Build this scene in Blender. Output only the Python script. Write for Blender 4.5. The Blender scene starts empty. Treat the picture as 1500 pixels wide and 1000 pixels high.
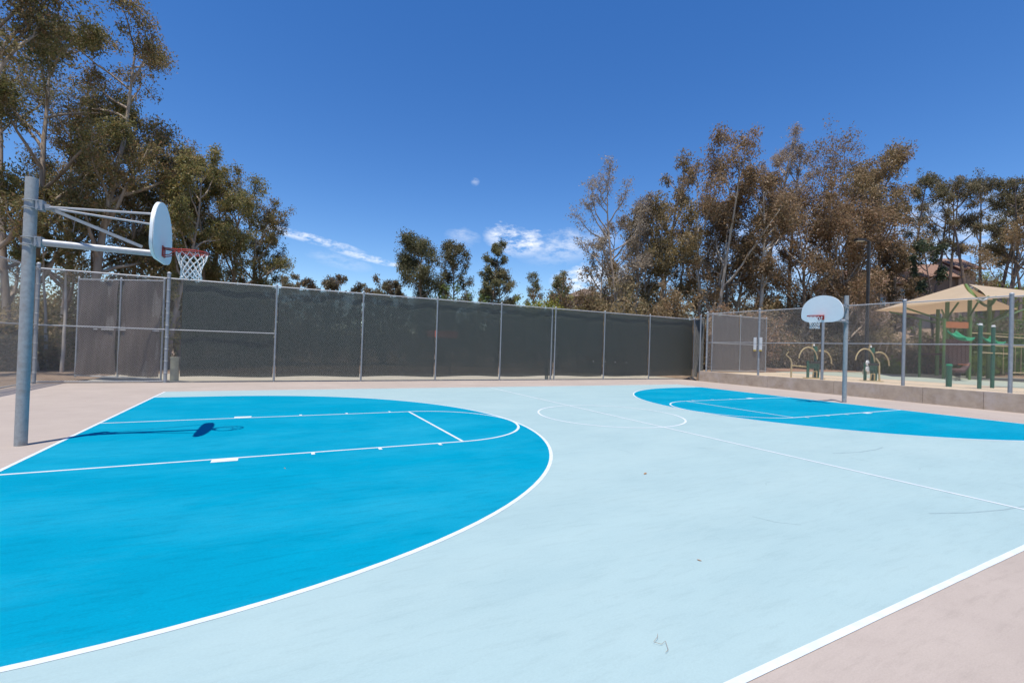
import bpy, math, random
import numpy as np
from mathutils import Vector, Matrix

# ------------------------------------------------------------------ camera, sky, sun, exposure
scene = bpy.context.scene
col = scene.collection
cd = bpy.data.cameras.new('camera'); cam = bpy.data.objects.new('camera', cd); col.objects.link(cam)
cd.sensor_fit = 'HORIZONTAL'; cd.sensor_width = 36.0; cd.lens = 16.05
cd.clip_start = 0.05; cd.clip_end = 3000
Rm = Matrix(((0.8877, -0.0330, -0.4592), (-0.4593, 0.0054, -0.8883), (0.0317, 0.9994, -0.0104)))
cam.matrix_world = Matrix.Translation((2.843, -9.140, 1.662)) @ Rm.to_4x4()
scene.camera = cam

SUN_DIR = Vector((-0.56, -0.62, 3.01)).normalized()          # towards the sun
SUN_EL = math.asin(SUN_DIR.z)
SUN_ROT = math.atan2(SUN_DIR.x, SUN_DIR.y)
sd = bpy.data.lights.new('sun', 'SUN'); sd.energy = 3.6; sd.angle = math.radians(0.53); sd.color = (1.0, 0.955, 0.89)
so = bpy.data.objects.new('sun', sd); col.objects.link(so)
so.rotation_euler = SUN_DIR.to_track_quat('Z', 'Y').to_euler(); so.location = (-20, -25, 80)

world = bpy.data.worlds.new('World'); scene.world = world; world.use_nodes = True
wn, wl = world.node_tree.nodes, world.node_tree.links
for n in list(wn): wn.remove(n)
w_out = wn.new('ShaderNodeOutputWorld'); w_bg = wn.new('ShaderNodeBackground')
sky = wn.new('ShaderNodeTexSky'); sky.sky_type = 'NISHITA'; sky.sun_disc = False
sky.sun_elevation = SUN_EL; sky.sun_rotation = SUN_ROT
sky.altitude = 120; sky.air_density = 1.0; sky.dust_density = 0.0; sky.ozone_density = 3.0
w_bg.inputs['Strength'].default_value = 0.112
wl.new(w_bg.outputs[0], w_out.inputs[0])
# thin cirrus: streaks laid on the sky as elongated spots broken up by noise
CLOUDS = [((0.047, 0.979, 0.2), (0.989, -0.018, -0.145), (-0.138, 0.204, -0.969), 0.095, 0.0065, 1.3),
 ((0.167, 0.971, 0.171), (0.977, -0.14, -0.16), (-0.132, 0.194, -0.972), 0.07, 0.0055, 1.3),
 ((0.11, 0.981, 0.16), (0.983, -0.084, -0.16), (-0.144, 0.175, -0.974), 0.056, 0.011, 0.3),
 ((0.449, 0.865, 0.224), (0.893, -0.425, -0.151), (-0.036, 0.268, -0.963), 0.06, 0.023, 1.4),
 ((0.548, 0.808, 0.216), (0.795, -0.583, 0.167), (0.261, 0.08, -0.962), 0.094, 0.026, 0.6),
 ((0.595, 0.79, 0.148), (0.785, -0.611, 0.101), (0.17, 0.056, -0.984), 0.075, 0.0263, 1.4),
 ((0.846, 0.497, 0.194), (0.498, -0.866, 0.05), (0.193, 0.055, -0.98), 0.154, 0.0554, 0.6),
 ((0.935, 0.301, 0.188), (0.325, -0.939, -0.114), (0.143, 0.167, -0.976), 0.12, 0.05, 0.6),
 ((0.354, 0.873, 0.337), (0.917, -0.394, 0.057), (0.183, 0.288, -0.94), 0.008, 0.006, 0.5),
 ((0.345, 0.911, 0.226), (0.939, -0.333, -0.092), (-0.009, 0.244, -0.97), 0.033, 0.0145, 0.3)]
w_tc = wn.new('ShaderNodeTexCoord')
def wmath(op, a, b=None, c=None, clamp=False):
    m = wn.new('ShaderNodeMath'); m.operation = op; m.use_clamp = clamp
    for i, v in enumerate((a, b, c)):
        if v is None: continue
        if isinstance(v, (int, float)): m.inputs[i].default_value = v
        else: wl.new(v, m.inputs[i])
    return m.outputs[0]
def wdot(vec, const):
    m = wn.new('ShaderNodeVectorMath'); m.operation = 'DOT_PRODUCT'; wl.new(vec, m.inputs[0]); m.inputs[1].default_value = const
    return m.outputs['Value']
w_dir = w_tc.outputs['Generated']
nz1 = wn.new('ShaderNodeTexNoise'); nz1.inputs['Scale'].default_value = 26; nz1.inputs['Detail'].default_value = 9; nz1.inputs['Roughness'].default_value = 0.68
mp = wn.new('ShaderNodeMapping'); mp.inputs['Scale'].default_value = (1.0, 1.0, 2.6); mp.inputs['Rotation'].default_value = (0, 0.15, 0)
wl.new(w_dir, mp.inputs[0]); wl.new(mp.outputs[0], nz1.inputs['Vector'])
nz_f = wmath('MULTIPLY_ADD', nz1.outputs['Fac'], 3.4, -1.25)
tot = None
for c, t, q, L, W, s in CLOUDS:
    a = wmath('DIVIDE', wdot(w_dir, t), L * 1.25)
    b = wmath('ADD', wmath('DIVIDE', wdot(w_dir, q), W * 1.5), wmath('MULTIPLY_ADD', nz1.outputs['Fac'], 1.4, -0.7))
    r2 = wmath('ADD', wmath('MULTIPLY', a, a), wmath('MULTIPLY', b, b))
    m = wmath('SUBTRACT', 1.0, r2, clamp=True)
    front = wmath('GREATER_THAN', wdot(w_dir, c), 0.0)
    m = wmath('MULTIPLY', wmath('MULTIPLY', m, wmath('MULTIPLY', nz_f, s), clamp=True), front)
    tot = m if tot is None else wmath('MAXIMUM', tot, m)
w_mix = wn.new('ShaderNodeMix'); w_mix.data_type = 'RGBA'
w_hs = wn.new('ShaderNodeHueSaturation'); w_hs.inputs['Saturation'].default_value = 1.3; w_hs.inputs['Hue'].default_value = 0.509
wl.new(sky.outputs[0], w_hs.inputs['Color'])
wl.new(wmath('MULTIPLY', tot, 1.0, clamp=True), w_mix.inputs[0]); wl.new(w_hs.outputs[0], w_mix.inputs[6]); w_mix.inputs[7].default_value = (6.6, 6.9, 7.4, 1)
wl.new(w_mix.outputs[2], w_bg.inputs['Color'])
try:
    scene.view_settings.view_transform = 'Standard'; scene.view_settings.look = 'None'
except Exception: pass
scene.view_settings.exposure = 0.5; scene.view_settings.gamma = 1.0

# ------------------------------------------------------------------ helpers
rng = np.random.default_rng(7); random.seed(7)
V = lambda *a: np.array(a, float)
def nrm(v): return v / (np.linalg.norm(v) + 1e-12)
class MB:
    """collects boxes, tubes and sheets; build() links them as one mesh object"""
    def __init__(s): s.v = []; s.f = []
    def add(s, vs, fs):
        o = len(s.v); s.v.extend([tuple(map(float, q)) for q in vs]); s.f.extend([tuple(i + o for i in f) for f in fs]); return s
    def box(s, c, d, R=None):
        c = np.array(c, float); h = np.array(d, float) / 2
        P = [np.array((x, y, z)) * h for z in (-1, 1) for y in (-1, 1) for x in (-1, 1)]
        if R is not None: P = [R @ q for q in P]
        return s.add([c + q for q in P], [(0, 2, 3, 1), (4, 5, 7, 6), (0, 1, 5, 4), (2, 6, 7, 3), (0, 4, 6, 2), (1, 3, 7, 5)])
    def tube(s, pts, rad, n=10, caps=True, flat=1.0):
        pts = [np.array(q, float) for q in pts]; m = len(pts)
        if np.isscalar(rad): rad = [rad] * m
        vs = []; up = None
        for i in range(m):
            d = nrm(pts[min(i + 1, m - 1)] - pts[max(i - 1, 0)])
            if up is None: up = V(0, 0, 1) if abs(d[2]) < 0.9 else V(1, 0, 0)
            a = nrm(np.cross(d, up)); b = np.cross(a, d); up = b
            for k in range(n):
                t = 2 * math.pi * (k + .5) / n; vs.append(pts[i] + rad[i] * (math.cos(t) * a + flat * math.sin(t) * b))
        fs = [(i * n + k, i * n + (k + 1) % n, (i + 1) * n + (k + 1) % n, (i + 1) * n + k) for i in range(m - 1) for k in range(n)]
        if caps: fs += [tuple(range(n - 1, -1, -1)), tuple(range((m - 1) * n, m * n))]
        return s.add(vs, fs)
    def ring(s, c, ax, R, r, n=28, k=6):
        ax = nrm(np.array(ax, float)); a = nrm(np.cross(ax, V(0, 0, 1) if abs(ax[2]) < .9 else V(1, 0, 0))); b = np.cross(ax, a); vs = []
        for i in range(n):
            t = 2 * math.pi * i / n; d = math.cos(t) * a + math.sin(t) * b
            for j in range(k):
                q = 2 * math.pi * j / k; vs.append(np.array(c) + d * (R + r * math.cos(q)) + ax * r * math.sin(q))
        fs = [(i * k + j, ((i + 1) % n) * k + j, ((i + 1) % n) * k + (j + 1) % k, i * k + (j + 1) % k) for i in range(n) for j in range(k)]
        return s.add(vs, fs)
    def prism(s, outline, h0, h1, fn):
        """outline of 2-D points, fn(a,b,h) -> xyz"""
        n = len(outline)
        return s.add([fn(a, b, h0) for a, b in outline] + [fn(a, b, h1) for a, b in outline],
                     [tuple(range(n - 1, -1, -1)), tuple(range(n, 2 * n))] + [(i, (i + 1) % n, n + (i + 1) % n, n + i) for i in range(n)])
    def grid(s, nu, nv, fn):
        vs = [fn(i / nu, j / nv) for j in range(nv + 1) for i in range(nu + 1)]
        return s.add(vs, [(j * (nu + 1) + i, j * (nu + 1) + i + 1, (j + 1) * (nu + 1) + i + 1, (j + 1) * (nu + 1) + i) for j in range(nv) for i in range(nu)])
    def build(s, name, mat, parent=None, org=(0, 0, 0), smooth=False):
        me = bpy.data.meshes.new(name)
        o = np.array(org, float)
        me.from_pydata([tuple(np.array(q) - o) for q in s.v], [], s.f); me.update()
        if smooth:
            me.polygons.foreach_set('use_smooth', [True] * len(me.polygons))
            try: me.set_sharp_from_angle(angle=math.radians(40))
            except Exception: pass
        me.materials.append(mat)
        ob = bpy.data.objects.new(name, me); col.objects.link(ob)
        if parent is not None: ob.parent = parent
        else: ob.location = org
        return ob
def tag(o, label=None, cat=None, group=None, kind=None):
    if label: o['label'] = label
    if cat: o['category'] = cat
    if group: o['group'] = group
    if kind: o['kind'] = kind
    return o
def empty(name, loc, label, cat, group=None):
    o = bpy.data.objects.new(name, None); o.empty_display_size = 0.2; col.objects.link(o); o.location = loc
    return tag(o, label, cat, group)
def struct(o): o['kind'] = 'structure'; return o

# ------------------------------------------------------------------ materials
def mat(name, base, rough=0.7, metal=0.0, var=None, vscale=6.0, vmix=0.5, detail=6.0, bump=0.0, bscale=40.0, stretch=(1, 1, 1), spec=0.4, var2=None, v2scale=0.6, v2lo=0.5, v2hi=0.7, coords='Object', grain=0.0):
    m = bpy.data.materials.new(name); m.use_nodes = True
    N, L = m.node_tree.nodes, m.node_tree.links; P = N['Principled BSDF']
    P.inputs['Base Color'].default_value = (*base, 1); P.inputs['Roughness'].default_value = rough; P.inputs['Metallic'].default_value = metal
    P.inputs['Specular IOR Level'].default_value = spec
    tc = N.new('ShaderNodeTexCoord'); mpn = N.new('ShaderNodeMapping'); mpn.inputs['Scale'].default_value = stretch; L.new(tc.outputs[coords], mpn.inputs[0])
    outc = None
    if var is not None:
        nz = N.new('ShaderNodeTexNoise'); nz.inputs['Scale'].default_value = vscale; nz.inputs['Detail'].default_value = detail; nz.inputs['Roughness'].default_value = 0.65
        L.new(mpn.outputs[0], nz.inputs['Vector'])
        mr = N.new('ShaderNodeMapRange'); mr.inputs[1].default_value = 0.35; mr.inputs[2].default_value = 0.68; mr.inputs[3].default_value = 0; mr.inputs[4].default_value = vmix
        L.new(nz.outputs['Fac'], mr.inputs[0])
        mx = N.new('ShaderNodeMix'); mx.data_type = 'RGBA'; L.new(mr.outputs[0], mx.inputs[0]); mx.inputs[6].default_value = (*base, 1); mx.inputs[7].default_value = (*var, 1)
        outc = mx.outputs[2]
        if var2 is not None:
            n2 = N.new('ShaderNodeTexNoise'); n2.inputs['Scale'].default_value = v2scale; n2.inputs['Detail'].default_value = 8; n2.inputs['Roughness'].default_value = 0.7
            L.new(mpn.outputs[0], n2.inputs['Vector'])
            m2 = N.new('ShaderNodeMapRange'); m2.inputs[1].default_value = v2lo; m2.inputs[2].default_value = v2hi; L.new(n2.outputs['Fac'], m2.inputs[0])
            mm = N.new('ShaderNodeMix'); mm.data_type = 'RGBA'; L.new(m2.outputs[0], mm.inputs[0]); L.new(outc, mm.inputs[6]); mm.inputs[7].default_value = (*var2, 1); outc = mm.outputs[2]
        if grain:
            # fine acrylic grain and broom streaks, plus sparse darker ball marks
            prev = outc
            for sc, st3, lo, hi, dark in ((55, (1, 2.2, 1), .3, .7, 1 - grain), (7, (.35, 2.0, 1), .5, .78, 1 - grain * 1.1), (2.3, (1, 1, 1), .6, .72, 1 - grain * .55)):
                mg = N.new('ShaderNodeMapping'); mg.inputs['Scale'].default_value = st3; mg.inputs['Rotation'].default_value = (0, 0, -.35); L.new(tc.outputs[coords], mg.inputs[0])
                ng = N.new('ShaderNodeTexNoise'); ng.inputs['Scale'].default_value = sc; ng.inputs['Detail'].default_value = 8; ng.inputs['Roughness'].default_value = .75; L.new(mg.outputs[0], ng.inputs['Vector'])
                rg_ = N.new('ShaderNodeMapRange'); rg_.inputs[1].default_value = lo; rg_.inputs[2].default_value = hi; rg_.inputs[3].default_value = 1.0 + grain * .25; rg_.inputs[4].default_value = dark; L.new(ng.outputs['Fac'], rg_.inputs[0])
                vm = N.new('ShaderNodeVectorMath'); vm.operation = 'SCALE'; L.new(prev, vm.inputs[0]); L.new(rg_.outputs[0], vm.inputs['Scale']); prev = vm.outputs[0]
            outc = prev
        L.new(outc, P.inputs['Base Color'])
    if bump:
        nb = N.new('ShaderNodeTexNoise'); nb.inputs['Scale'].default_value = bscale; nb.inputs['Detail'].default_value = 4; L.new(mpn.outputs[0], nb.inputs['Vector'])
        bp = N.new('ShaderNodeBump'); bp.inputs['Strength'].default_value = bump; bp.inputs['Distance'].default_value = 0.02
        L.new(nb.outputs['Fac'], bp.inputs['Height']); L.new(bp.outputs[0], P.inputs['Normal'])
    return m
def leafmat(name, c1, c2, c3, trans=0.3):
    m = bpy.data.materials.new(name); m.use_nodes = True
    N, L = m.node_tree.nodes, m.node_tree.links; P = N['Principled BSDF']; out = N['Material Output']
    g = N.new('ShaderNodeNewGeometry'); cr = N.new('ShaderNodeValToRGB'); L.new(g.outputs['Random Per Island'], cr.inputs[0])
    e = cr.color_ramp.elements; e[0].position = 0; e[0].color = (*c1, 1); e[1].position = 1; e[1].color = (*c3, 1); k = e.new(0.55); k.color = (*c2, 1)
    oi = N.new('ShaderNodeObjectInfo'); hs = N.new('ShaderNodeHueSaturation')
    mr = N.new('ShaderNodeMapRange'); mr.inputs[3].default_value = 0.75; mr.inputs[4].default_value = 1.25; L.new(oi.outputs['Random'], mr.inputs[0]); L.new(mr.outputs[0], hs.inputs['Value'])
    mh = N.new('ShaderNodeMath'); mh.operation = 'FRACT'; mk = N.new('ShaderNodeMath'); mk.operation = 'MULTIPLY'; mk.inputs[1].default_value = 7.31; L.new(oi.outputs['Random'], mk.inputs[0]); L.new(mk.outputs[0], mh.inputs[0])
    mq = N.new('ShaderNodeMapRange'); mq.inputs[3].default_value = 0.488; mq.inputs[4].default_value = 0.522; L.new(mh.outputs[0], mq.inputs[0]); L.new(mq.outputs[0], hs.inputs['Hue'])
    L.new(cr.outputs[0], hs.inputs['Color']); L.new(hs.outputs[0], P.inputs['Base Color'])
    P.inputs['Roughness'].default_value = 0.45; P.inputs['Specular IOR Level'].default_value = 0.22
    tr = N.new('ShaderNodeBsdfTranslucent'); L.new(hs.outputs[0], tr.inputs['Color'])
    ms = N.new('ShaderNodeMixShader'); ms.inputs[0].default_value = trans; L.new(P.outputs[0], ms.inputs[1]); L.new(tr.outputs[0], ms.inputs[2]); L.new(ms.outputs[0], out.inputs['Surface'])
    return m
def screenmat(name, base, var, see=0.2):
    m = mat(name, base, 0.75, 0, var, 1.3, 0.6, 6, stretch=(1, 1, 0.8), spec=0.25)
    N, L = m.node_tree.nodes, m.node_tree.links; P = N['Principled BSDF']; out = N['Material Output']
    t = N.new('ShaderNodeBsdfTransparent'); ms = N.new('ShaderNodeMixShader'); ms.inputs[0].default_value = see
    L.new(P.outputs[0], ms.inputs[1]); L.new(t.outputs[0], ms.inputs[2]); L.new(ms.outputs[0], out.inputs['Surface'])
    return m
M = {}
M['apron'] = mat('apron', (0.42, 0.352, 0.298), 0.85, 0, (0.376, 0.314, 0.267), 0.9, 0.9, 10, 0.12, 160, var2=(0.45, 0.378, 0.322), v2scale=0.35, spec=0.12, grain=0.12)
M['pale'] = mat('pale_blue_paint', (0.345, 0.462, 0.455), 0.7, 0, (0.312, 0.425, 0.424), 1.2, 1.0, 10, 0.1, 180, stretch=(0.55, 1.4, 1), var2=(0.365, 0.475, 0.462), spec=0.1, grain=0.085, v2scale=0.5, v2lo=0.45, v2hi=0.75)
M['blue'] = mat('blue_paint', (0.0006, 0.256, 0.382), 0.8, 0, (0.0008, 0.232, 0.350), 1.3, 1.0, 10, 0.1, 180, stretch=(0.6, 1.3, 1), var2=(0.014, 0.285, 0.405), spec=0.02, grain=0.2, v2scale=0.45, v2lo=0.45, v2hi=0.72)
M['line'] = mat('white_line_paint', (0.68, 0.70, 0.70), 0.6, 0, (0.56, 0.61, 0.63), 5, 1, 10, 0.1, 160, var2=(0.5, 0.57, 0.6), v2scale=9, v2lo=.62, v2hi=.75)
M['scuff'] = mat('rubber_scuff', (0.225, 0.305, 0.315), 0.8, 0, (0.30, 0.40, 0.40), 9, 1, 8)
M['dirt'] = mat('leaf_litter_ground', (0.19, 0.125, 0.075), 0.95, 0, (0.29, 0.21, 0.14), 2.2, 1, 12, 0.6, 9, var2=(0.11, 0.08, 0.05), v2scale=0.5)
M['mulch'] = mat('bark_mulch', (0.22, 0.115, 0.07), 0.95, 0, (0.32, 0.2, 0.13), 7, 1, 10, 0.8, 14)
M['rubber'] = mat('green_rubber', (0.30, 0.345, 0.265), 0.85, 0, (0.38, 0.39, 0.30), 4, 1, 10)
M['sandcon'] = mat('sand_concrete', (0.5, 0.38, 0.24), 0.85, 0, (0.56, 0.45, 0.31), 3, 1, 10)
M['paleground'] = mat('pale_path', (0.42, 0.38, 0.29), 0.9, 0, (0.36, 0.32, 0.24), 1.5, 1, 10)
M['concrete'] = mat('board_formed_concrete', (0.50, 0.40, 0.305), 0.85, 0, (0.36, 0.28, 0.21), 2.6, 1.0, 10, 0.25, 60, var2=(0.5, 0.42, 0.36), v2scale=1.2)
M['galv'] = mat('galvanised_steel', (0.33, 0.345, 0.355), 0.55, 0.25, (0.26, 0.28, 0.29), 14, 1, 6, 0.03, 60, var2=(0.38, 0.39, 0.4), v2scale=5)
M['galv_light'] = mat('bright_galvanised_steel', (0.46, 0.46, 0.455), 0.5, 0.25, (0.38, 0.385, 0.39), 12, 1, 6)
M['wire'] = mat('galvanised_wire', (0.36, 0.35, 0.335), 0.6, 0.15)
M['hoop_pole'] = mat('weathered_hoop_pole', (0.34, 0.36, 0.36), 0.65, 0.05, (0.26, 0.27, 0.265), 16, 1, 8, 0.04, 60, var2=(0.24, 0.21, 0.18), v2scale=3.0, v2lo=0.5, v2hi=0.72)
M['board'] = mat('white_board_paint', (0.8, 0.82, 0.8), 0.45, 0, (0.74, 0.76, 0.74), 3, 0.8, 8)
M['rim'] = mat('red_rim_paint', (0.5, 0.045, 0.03), 0.45, 0, (0.36, 0.05, 0.035), 12, 1)
M['net'] = mat('white_net_cord', (0.8, 0.8, 0.78), 0.8)
M['screen'] = screenmat('dark_green_windscreen', (0.038, 0.050, 0.042), (0.052, 0.060, 0.050), 0.055)
M['screen_green'] = screenmat('fresh_green_windscreen', (0.012, 0.038, 0.034), (0.02, 0.045, 0.04), 0.06)
M['screen_brown'] = screenmat('dusty_brown_windscreen', (0.12, 0.097, 0.085), (0.085, 0.07, 0.06), 0.07)
M['bark'] = mat('pale_eucalyptus_bark', (0.42, 0.34, 0.26), 0.9, 0, (0.24, 0.175, 0.125), 3.2, 1, 8, 0.4, 14, stretch=(1, 1, 0.3))
M['bark_white'] = mat('white_eucalyptus_bark', (0.52, 0.46, 0.38), 0.85, 0, (0.3, 0.23, 0.17), 2.2, 1, 8, 0.3, 14, stretch=(1, 1, 0.35))
M['bark_dark'] = mat('dark_bark', (0.13, 0.1, 0.085), 0.95, 0, (0.22, 0.17, 0.14), 4, 1, 8, 0.4, 14, stretch=(1, 1, 0.3))
M['leafA'] = leafmat('olive_rust_leaves', (0.13, 0.13, 0.045), (0.25, 0.21, 0.085), (0.33, 0.20, 0.10), 0.42)
M['leafL'] = leafmat('sun_lightened_understory_leaves', (0.17, 0.15, 0.06), (0.3, 0.24, 0.11), (0.4, 0.28, 0.15), 0.45)  # leaf colour raised to imitate sunlight on bushes standing in tree shade
M['leafC'] = leafmat('brown_olive_leaves', (0.16, 0.125, 0.058), (0.31, 0.215, 0.115), (0.38, 0.25, 0.15), 0.42)
M['leafE'] = leafmat('brown_green_leaves', (0.11, 0.1, 0.055), (0.2, 0.165, 0.09), (0.28, 0.2, 0.13), 0.38)
M['leafD'] = leafmat('dry_grey_leaves', (0.24, 0.19, 0.14), (0.33, 0.26, 0.19), (0.4, 0.31, 0.22), 0.38)
M['leafB'] = leafmat('grey_green_leaves', (0.13, 0.14, 0.065), (0.23, 0.21, 0.1), (0.3, 0.24, 0.14), 0.38)
M['leafG'] = leafmat('dark_green_leaves', (0.05, 0.07, 0.04), (0.08, 0.1, 0.055), (0.12, 0.13, 0.07), 0.3)
M['leafy'] = leafmat('yellow_green_leaves', (0.2, 0.25, 0.03), (0.32, 0.33, 0.04), (0.42, 0.33, 0.07), 0.4)
M['leafg'] = leafmat('fresh_green_leaves', (0.08, 0.13, 0.025), (0.14, 0.2, 0.035), (0.2, 0.24, 0.06))
M['green_metal'] = mat('green_powder_coat', (0.012, 0.085, 0.05), 0.45, 0, (0.02, 0.11, 0.06), 8, 1)
M['leaf_green_metal'] = mat('leaf_green_powder_coat', (0.10, 0.17, 0.045), 0.5, 0, (0.13, 0.2, 0.06), 6, 1)
M['tan_metal'] = mat('tan_powder_coat', (0.5, 0.38, 0.18), 0.5, 0, (0.42, 0.31, 0.15), 7, 1)
M['sail'] = mat('tan_shade_cloth', (0.76, 0.60, 0.42), 0.85, 0, (0.7, 0.55, 0.38), 2, 1)
def _trans(m, k):
    N, L = m.node_tree.nodes, m.node_tree.links; P = N['Principled BSDF']; t = N.new('ShaderNodeBsdfTranslucent'); t.inputs['Color'].default_value = (0.62, 0.40, 0.22, 1)
    ms = N.new('ShaderNodeMixShader'); ms.inputs[0].default_value = k; L.new(P.outputs[0], ms.inputs[1]); L.new(t.outputs[0], ms.inputs[2]); L.new(ms.outputs[0], N['Material Output'].inputs['Surface'])
_trans(M['sail'], 0.45)
M['brown_plastic'] = mat('brown_play_panel', (0.06, 0.026, 0.02), 0.6, 0, (0.09, 0.04, 0.03), 6, 1)
M['orange'] = mat('orange_play_panel', (0.5, 0.16, 0.05), 0.55, 0, (0.42, 0.13, 0.05), 6, 1)
M['green_plastic'] = mat('green_slide_plastic', (0.015, 0.3, 0.13), 0.4, 0, (0.02, 0.24, 0.12), 6, 1)
M['black'] = mat('dark_bronze_paint', (0.022, 0.02, 0.02), 0.5, 0, (0.04, 0.035, 0.03), 6, 1)
M['white'] = mat('white_enamel', (0.75, 0.74, 0.7), 0.5, 0, (0.66, 0.64, 0.6), 8, 1)
M['yellow'] = mat('yellow_enamel', (0.6, 0.42, 0.06), 0.5, 0, (0.5, 0.34, 0.05), 8, 1)
M['cream'] = mat('cream_box_paint', (0.5, 0.48, 0.34), 0.6, 0, (0.42, 0.4, 0.28), 8, 1)
M['stucco'] = mat('pink_tan_stucco', (0.5, 0.37, 0.28), 0.9, 0, (0.44, 0.32, 0.24), 2, 1, 8)
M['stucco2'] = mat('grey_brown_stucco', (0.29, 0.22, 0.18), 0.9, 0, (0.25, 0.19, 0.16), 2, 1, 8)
M['rooftile'] = mat('terracotta_tile', (0.24, 0.135, 0.095), 0.8, 0, (0.31, 0.2, 0.145), 5, 1, 8)
M['brownroof'] = mat('brown_roof_tile', (0.17, 0.115, 0.08), 0.85, 0, (0.24, 0.17, 0.12), 4, 1, 8)
M['glass'] = mat('window_glass', (0.1, 0.15, 0.19), 0.08, 0.0, spec=0.8)
M['frame'] = mat('white_frame', (0.7, 0.68, 0.64), 0.6)
M['red'] = mat('red_board_paint', (0.85, 0.17, 0.08), 0.6, 0, (0.75, 0.15, 0.08), 5, 1)
M['dryleaf'] = mat('dry_leaf', (0.32, 0.19, 0.1), 0.8)

# ------------------------------------------------------------------ ground
XR, XH, YS, YN = 20.90, 10.42, 7.47, -7.62        # right baseline, half-court line, side lines (left baseline x = 0)
WX = 24.62                                        # court face of the low concrete wall
def sstep(a, b, x): t = min(1, max(0, (x - a) / (b - a))); return t * t * (3 - 2 * t)
def gh(x, y):
    z = -0.06
    if y < 9.6: z += 0.56 * (1.0 if x > WX + 0.1 else 0.0)
    else: z += 0.56 * sstep(25.7, 27.5, x)
    z += 4.6 * sstep(49, 66, x) * sstep(-30, 0, y) + 1.5 * sstep(36, 70, y)
    return z
xs = sorted(set([-700, -400, -200, -100, -60, -40, -30] + list(range(-24, 25, 4)) + [24.67, 24.77, 25.7, 26.2, 26.8, 27.5] + list(range(30, 92, 3)) + [110, 140, 200, 300, 500, 900]))
ys = sorted(set([-500, -200, -100, -50, -30] + list(range(-20, 9, 3)) + [9.55, 9.65] + list(range(12, 90, 3)) + [110, 150, 220, 350, 600, 1000]))
g = MB(); g.add([(x, y, gh(x, y)) for y in ys for x in xs], [(j * len(xs) + i, j * len(xs) + i + 1, (j + 1) * len(xs) + i + 1, (j + 1) * len(xs) + i) for j in range(len(ys) - 1) for i in range(len(xs) - 1)])
struct(g.build('ground', M['dirt']))
def slab(name, x0, x1, y0, y1, z0, z1, m): return struct(MB().box(((x0 + x1) / 2, (y0 + y1) / 2, (z0 + z1) / 2), (x1 - x0, y1 - y0, z1 - z0)).build(name, m))
slab('court_apron', -4.0, WX + 0.03, -14, 10.86, -0.2, 0.0, M['apron'])
slab('path', -3.0, 25.2, 11.0, 15.5, -0.3, -0.02, M['paleground'])
slab('playground_kerb_path', WX + 0.21, 33.5, -14, 9.0, 0.2, 0.53, M['sandcon'])
slab('playground_surface', 32.0, 49, -14, 9.5, 0.2, 0.54, M['rubber'])
slab('mulch_bed', 30.5, 49, 9.5, 14.5, 0.2, 0.56, M['mulch'])

def sheet(pts, z): return MB().add([(x, y, z) for x, y in pts], [tuple(range(len(pts)))])
court = struct(sheet([(0, YN), (XR, YN), (XR, YS), (0, YS)], 0.0020).build('court_surface', M['pale']))
A3 = 19.75 * 0.3048; HOOPX = 1.555; LW = 0.05
def arc3(r, n=72): return [(HOOPX + r * math.cos(t), r * math.sin(t)) for t in np.linspace(-math.pi / 2, math.pi / 2, n)]
def mir(pts): return [(XR - x, -y) for x, y in pts]
key = [(0, -A3)] + arc3(A3) + [(0, A3)]
for side in (0, 1):
    struct(sheet(key if not side else mir(key), 0.0032).build('court_key', M['blue'], court))
def line(name, pts, w=LW, z=0.0044, closed=False, m=None):
    """painted stripe of width w along a polyline"""
    P = [np.array(q, float) for q in pts]
    if not closed:
        Q = []
        for p0, p1 in zip(P[:-1], P[1:]):
            k = max(1, int(np.linalg.norm(p1 - p0) / .2)); Q += [p0 + (p1 - p0) * j / k for j in range(k)]
        P = Q + [P[-1]]
    n = len(P); vs = []; w0 = w
    for i in range(n):
        w = w0 * (1 + rng.uniform(-.05, .05))
        a, b = (P[i - 1], P[(i + 1) % n]) if closed else (P[max(i - 1, 0)], P[min(i + 1, n - 1)])
        d = nrm(b - a); q = np.array((-d[1], d[0])) * w / 2; vs += [(*(P[i] + q), z), (*(P[i] - q), z)]
    fs = [(2 * i, 2 * i + 1, (2 * i + 3) % (2 * n), (2 * i + 2) % (2 * n)) for i in range(n if closed else n - 1)]
    return MB().add(vs, fs).build(name, m or M['line'], court)
line('sideline', [(0.0, YN), (XR, YN)]); line('sideline', [(0.0, YS), (XR, YS)])
line('half_court_line', [(XH, YN + .025), (XH, YS - .025)], z=0.0050)
line('centre_circle', [(XH + 1.805 * math.cos(t), 1.805 * math.sin(t)) for t in np.linspace(0, 2 * math.pi, 96, endpoint=False)], closed=True)
for side in (0, 1):
    f = mir if side else (lambda q: q)
    line('baseline', f([(0, YN + .025), (0, YS - .025)]), z=0.0050)
    line('three_point_line', f([(0.025, -A3)] + arc3(A3) + [(0.025, A3)]))
    for s in (-1, 1):
        line('lane_line', f([(0.025, 1.805 * s), (5.75, 1.805 * s)]), z=0.0056)
        line('lane_block', f([(2.13, s * 1.90), (2.44, s * 1.90)]), 0.17, 0.0068)
        for xx in (3.38, 4.34, 5.31): line('lane_mark', f([(xx, s * 1.80), (xx, s * 1.95)]), 0.05, 0.0068)
    line('free_throw_line', f([(5.75, -1.8), (5.75, 1.8)]), z=0.0066)
    line('free_throw_circle', f([(5.75 + 1.805 * math.cos(t), 1.805 * math.sin(t)) for t in np.linspace(-math.pi / 2, math.pi / 2, 48)]), z=0.0060)
line('scuff_mark', [(11.38, -4.7254), (12.0, -4.8413), (12.61, -4.83), (12.94, -4.77)], 0.03, 0.0030, m=M['scuff'])
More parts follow.
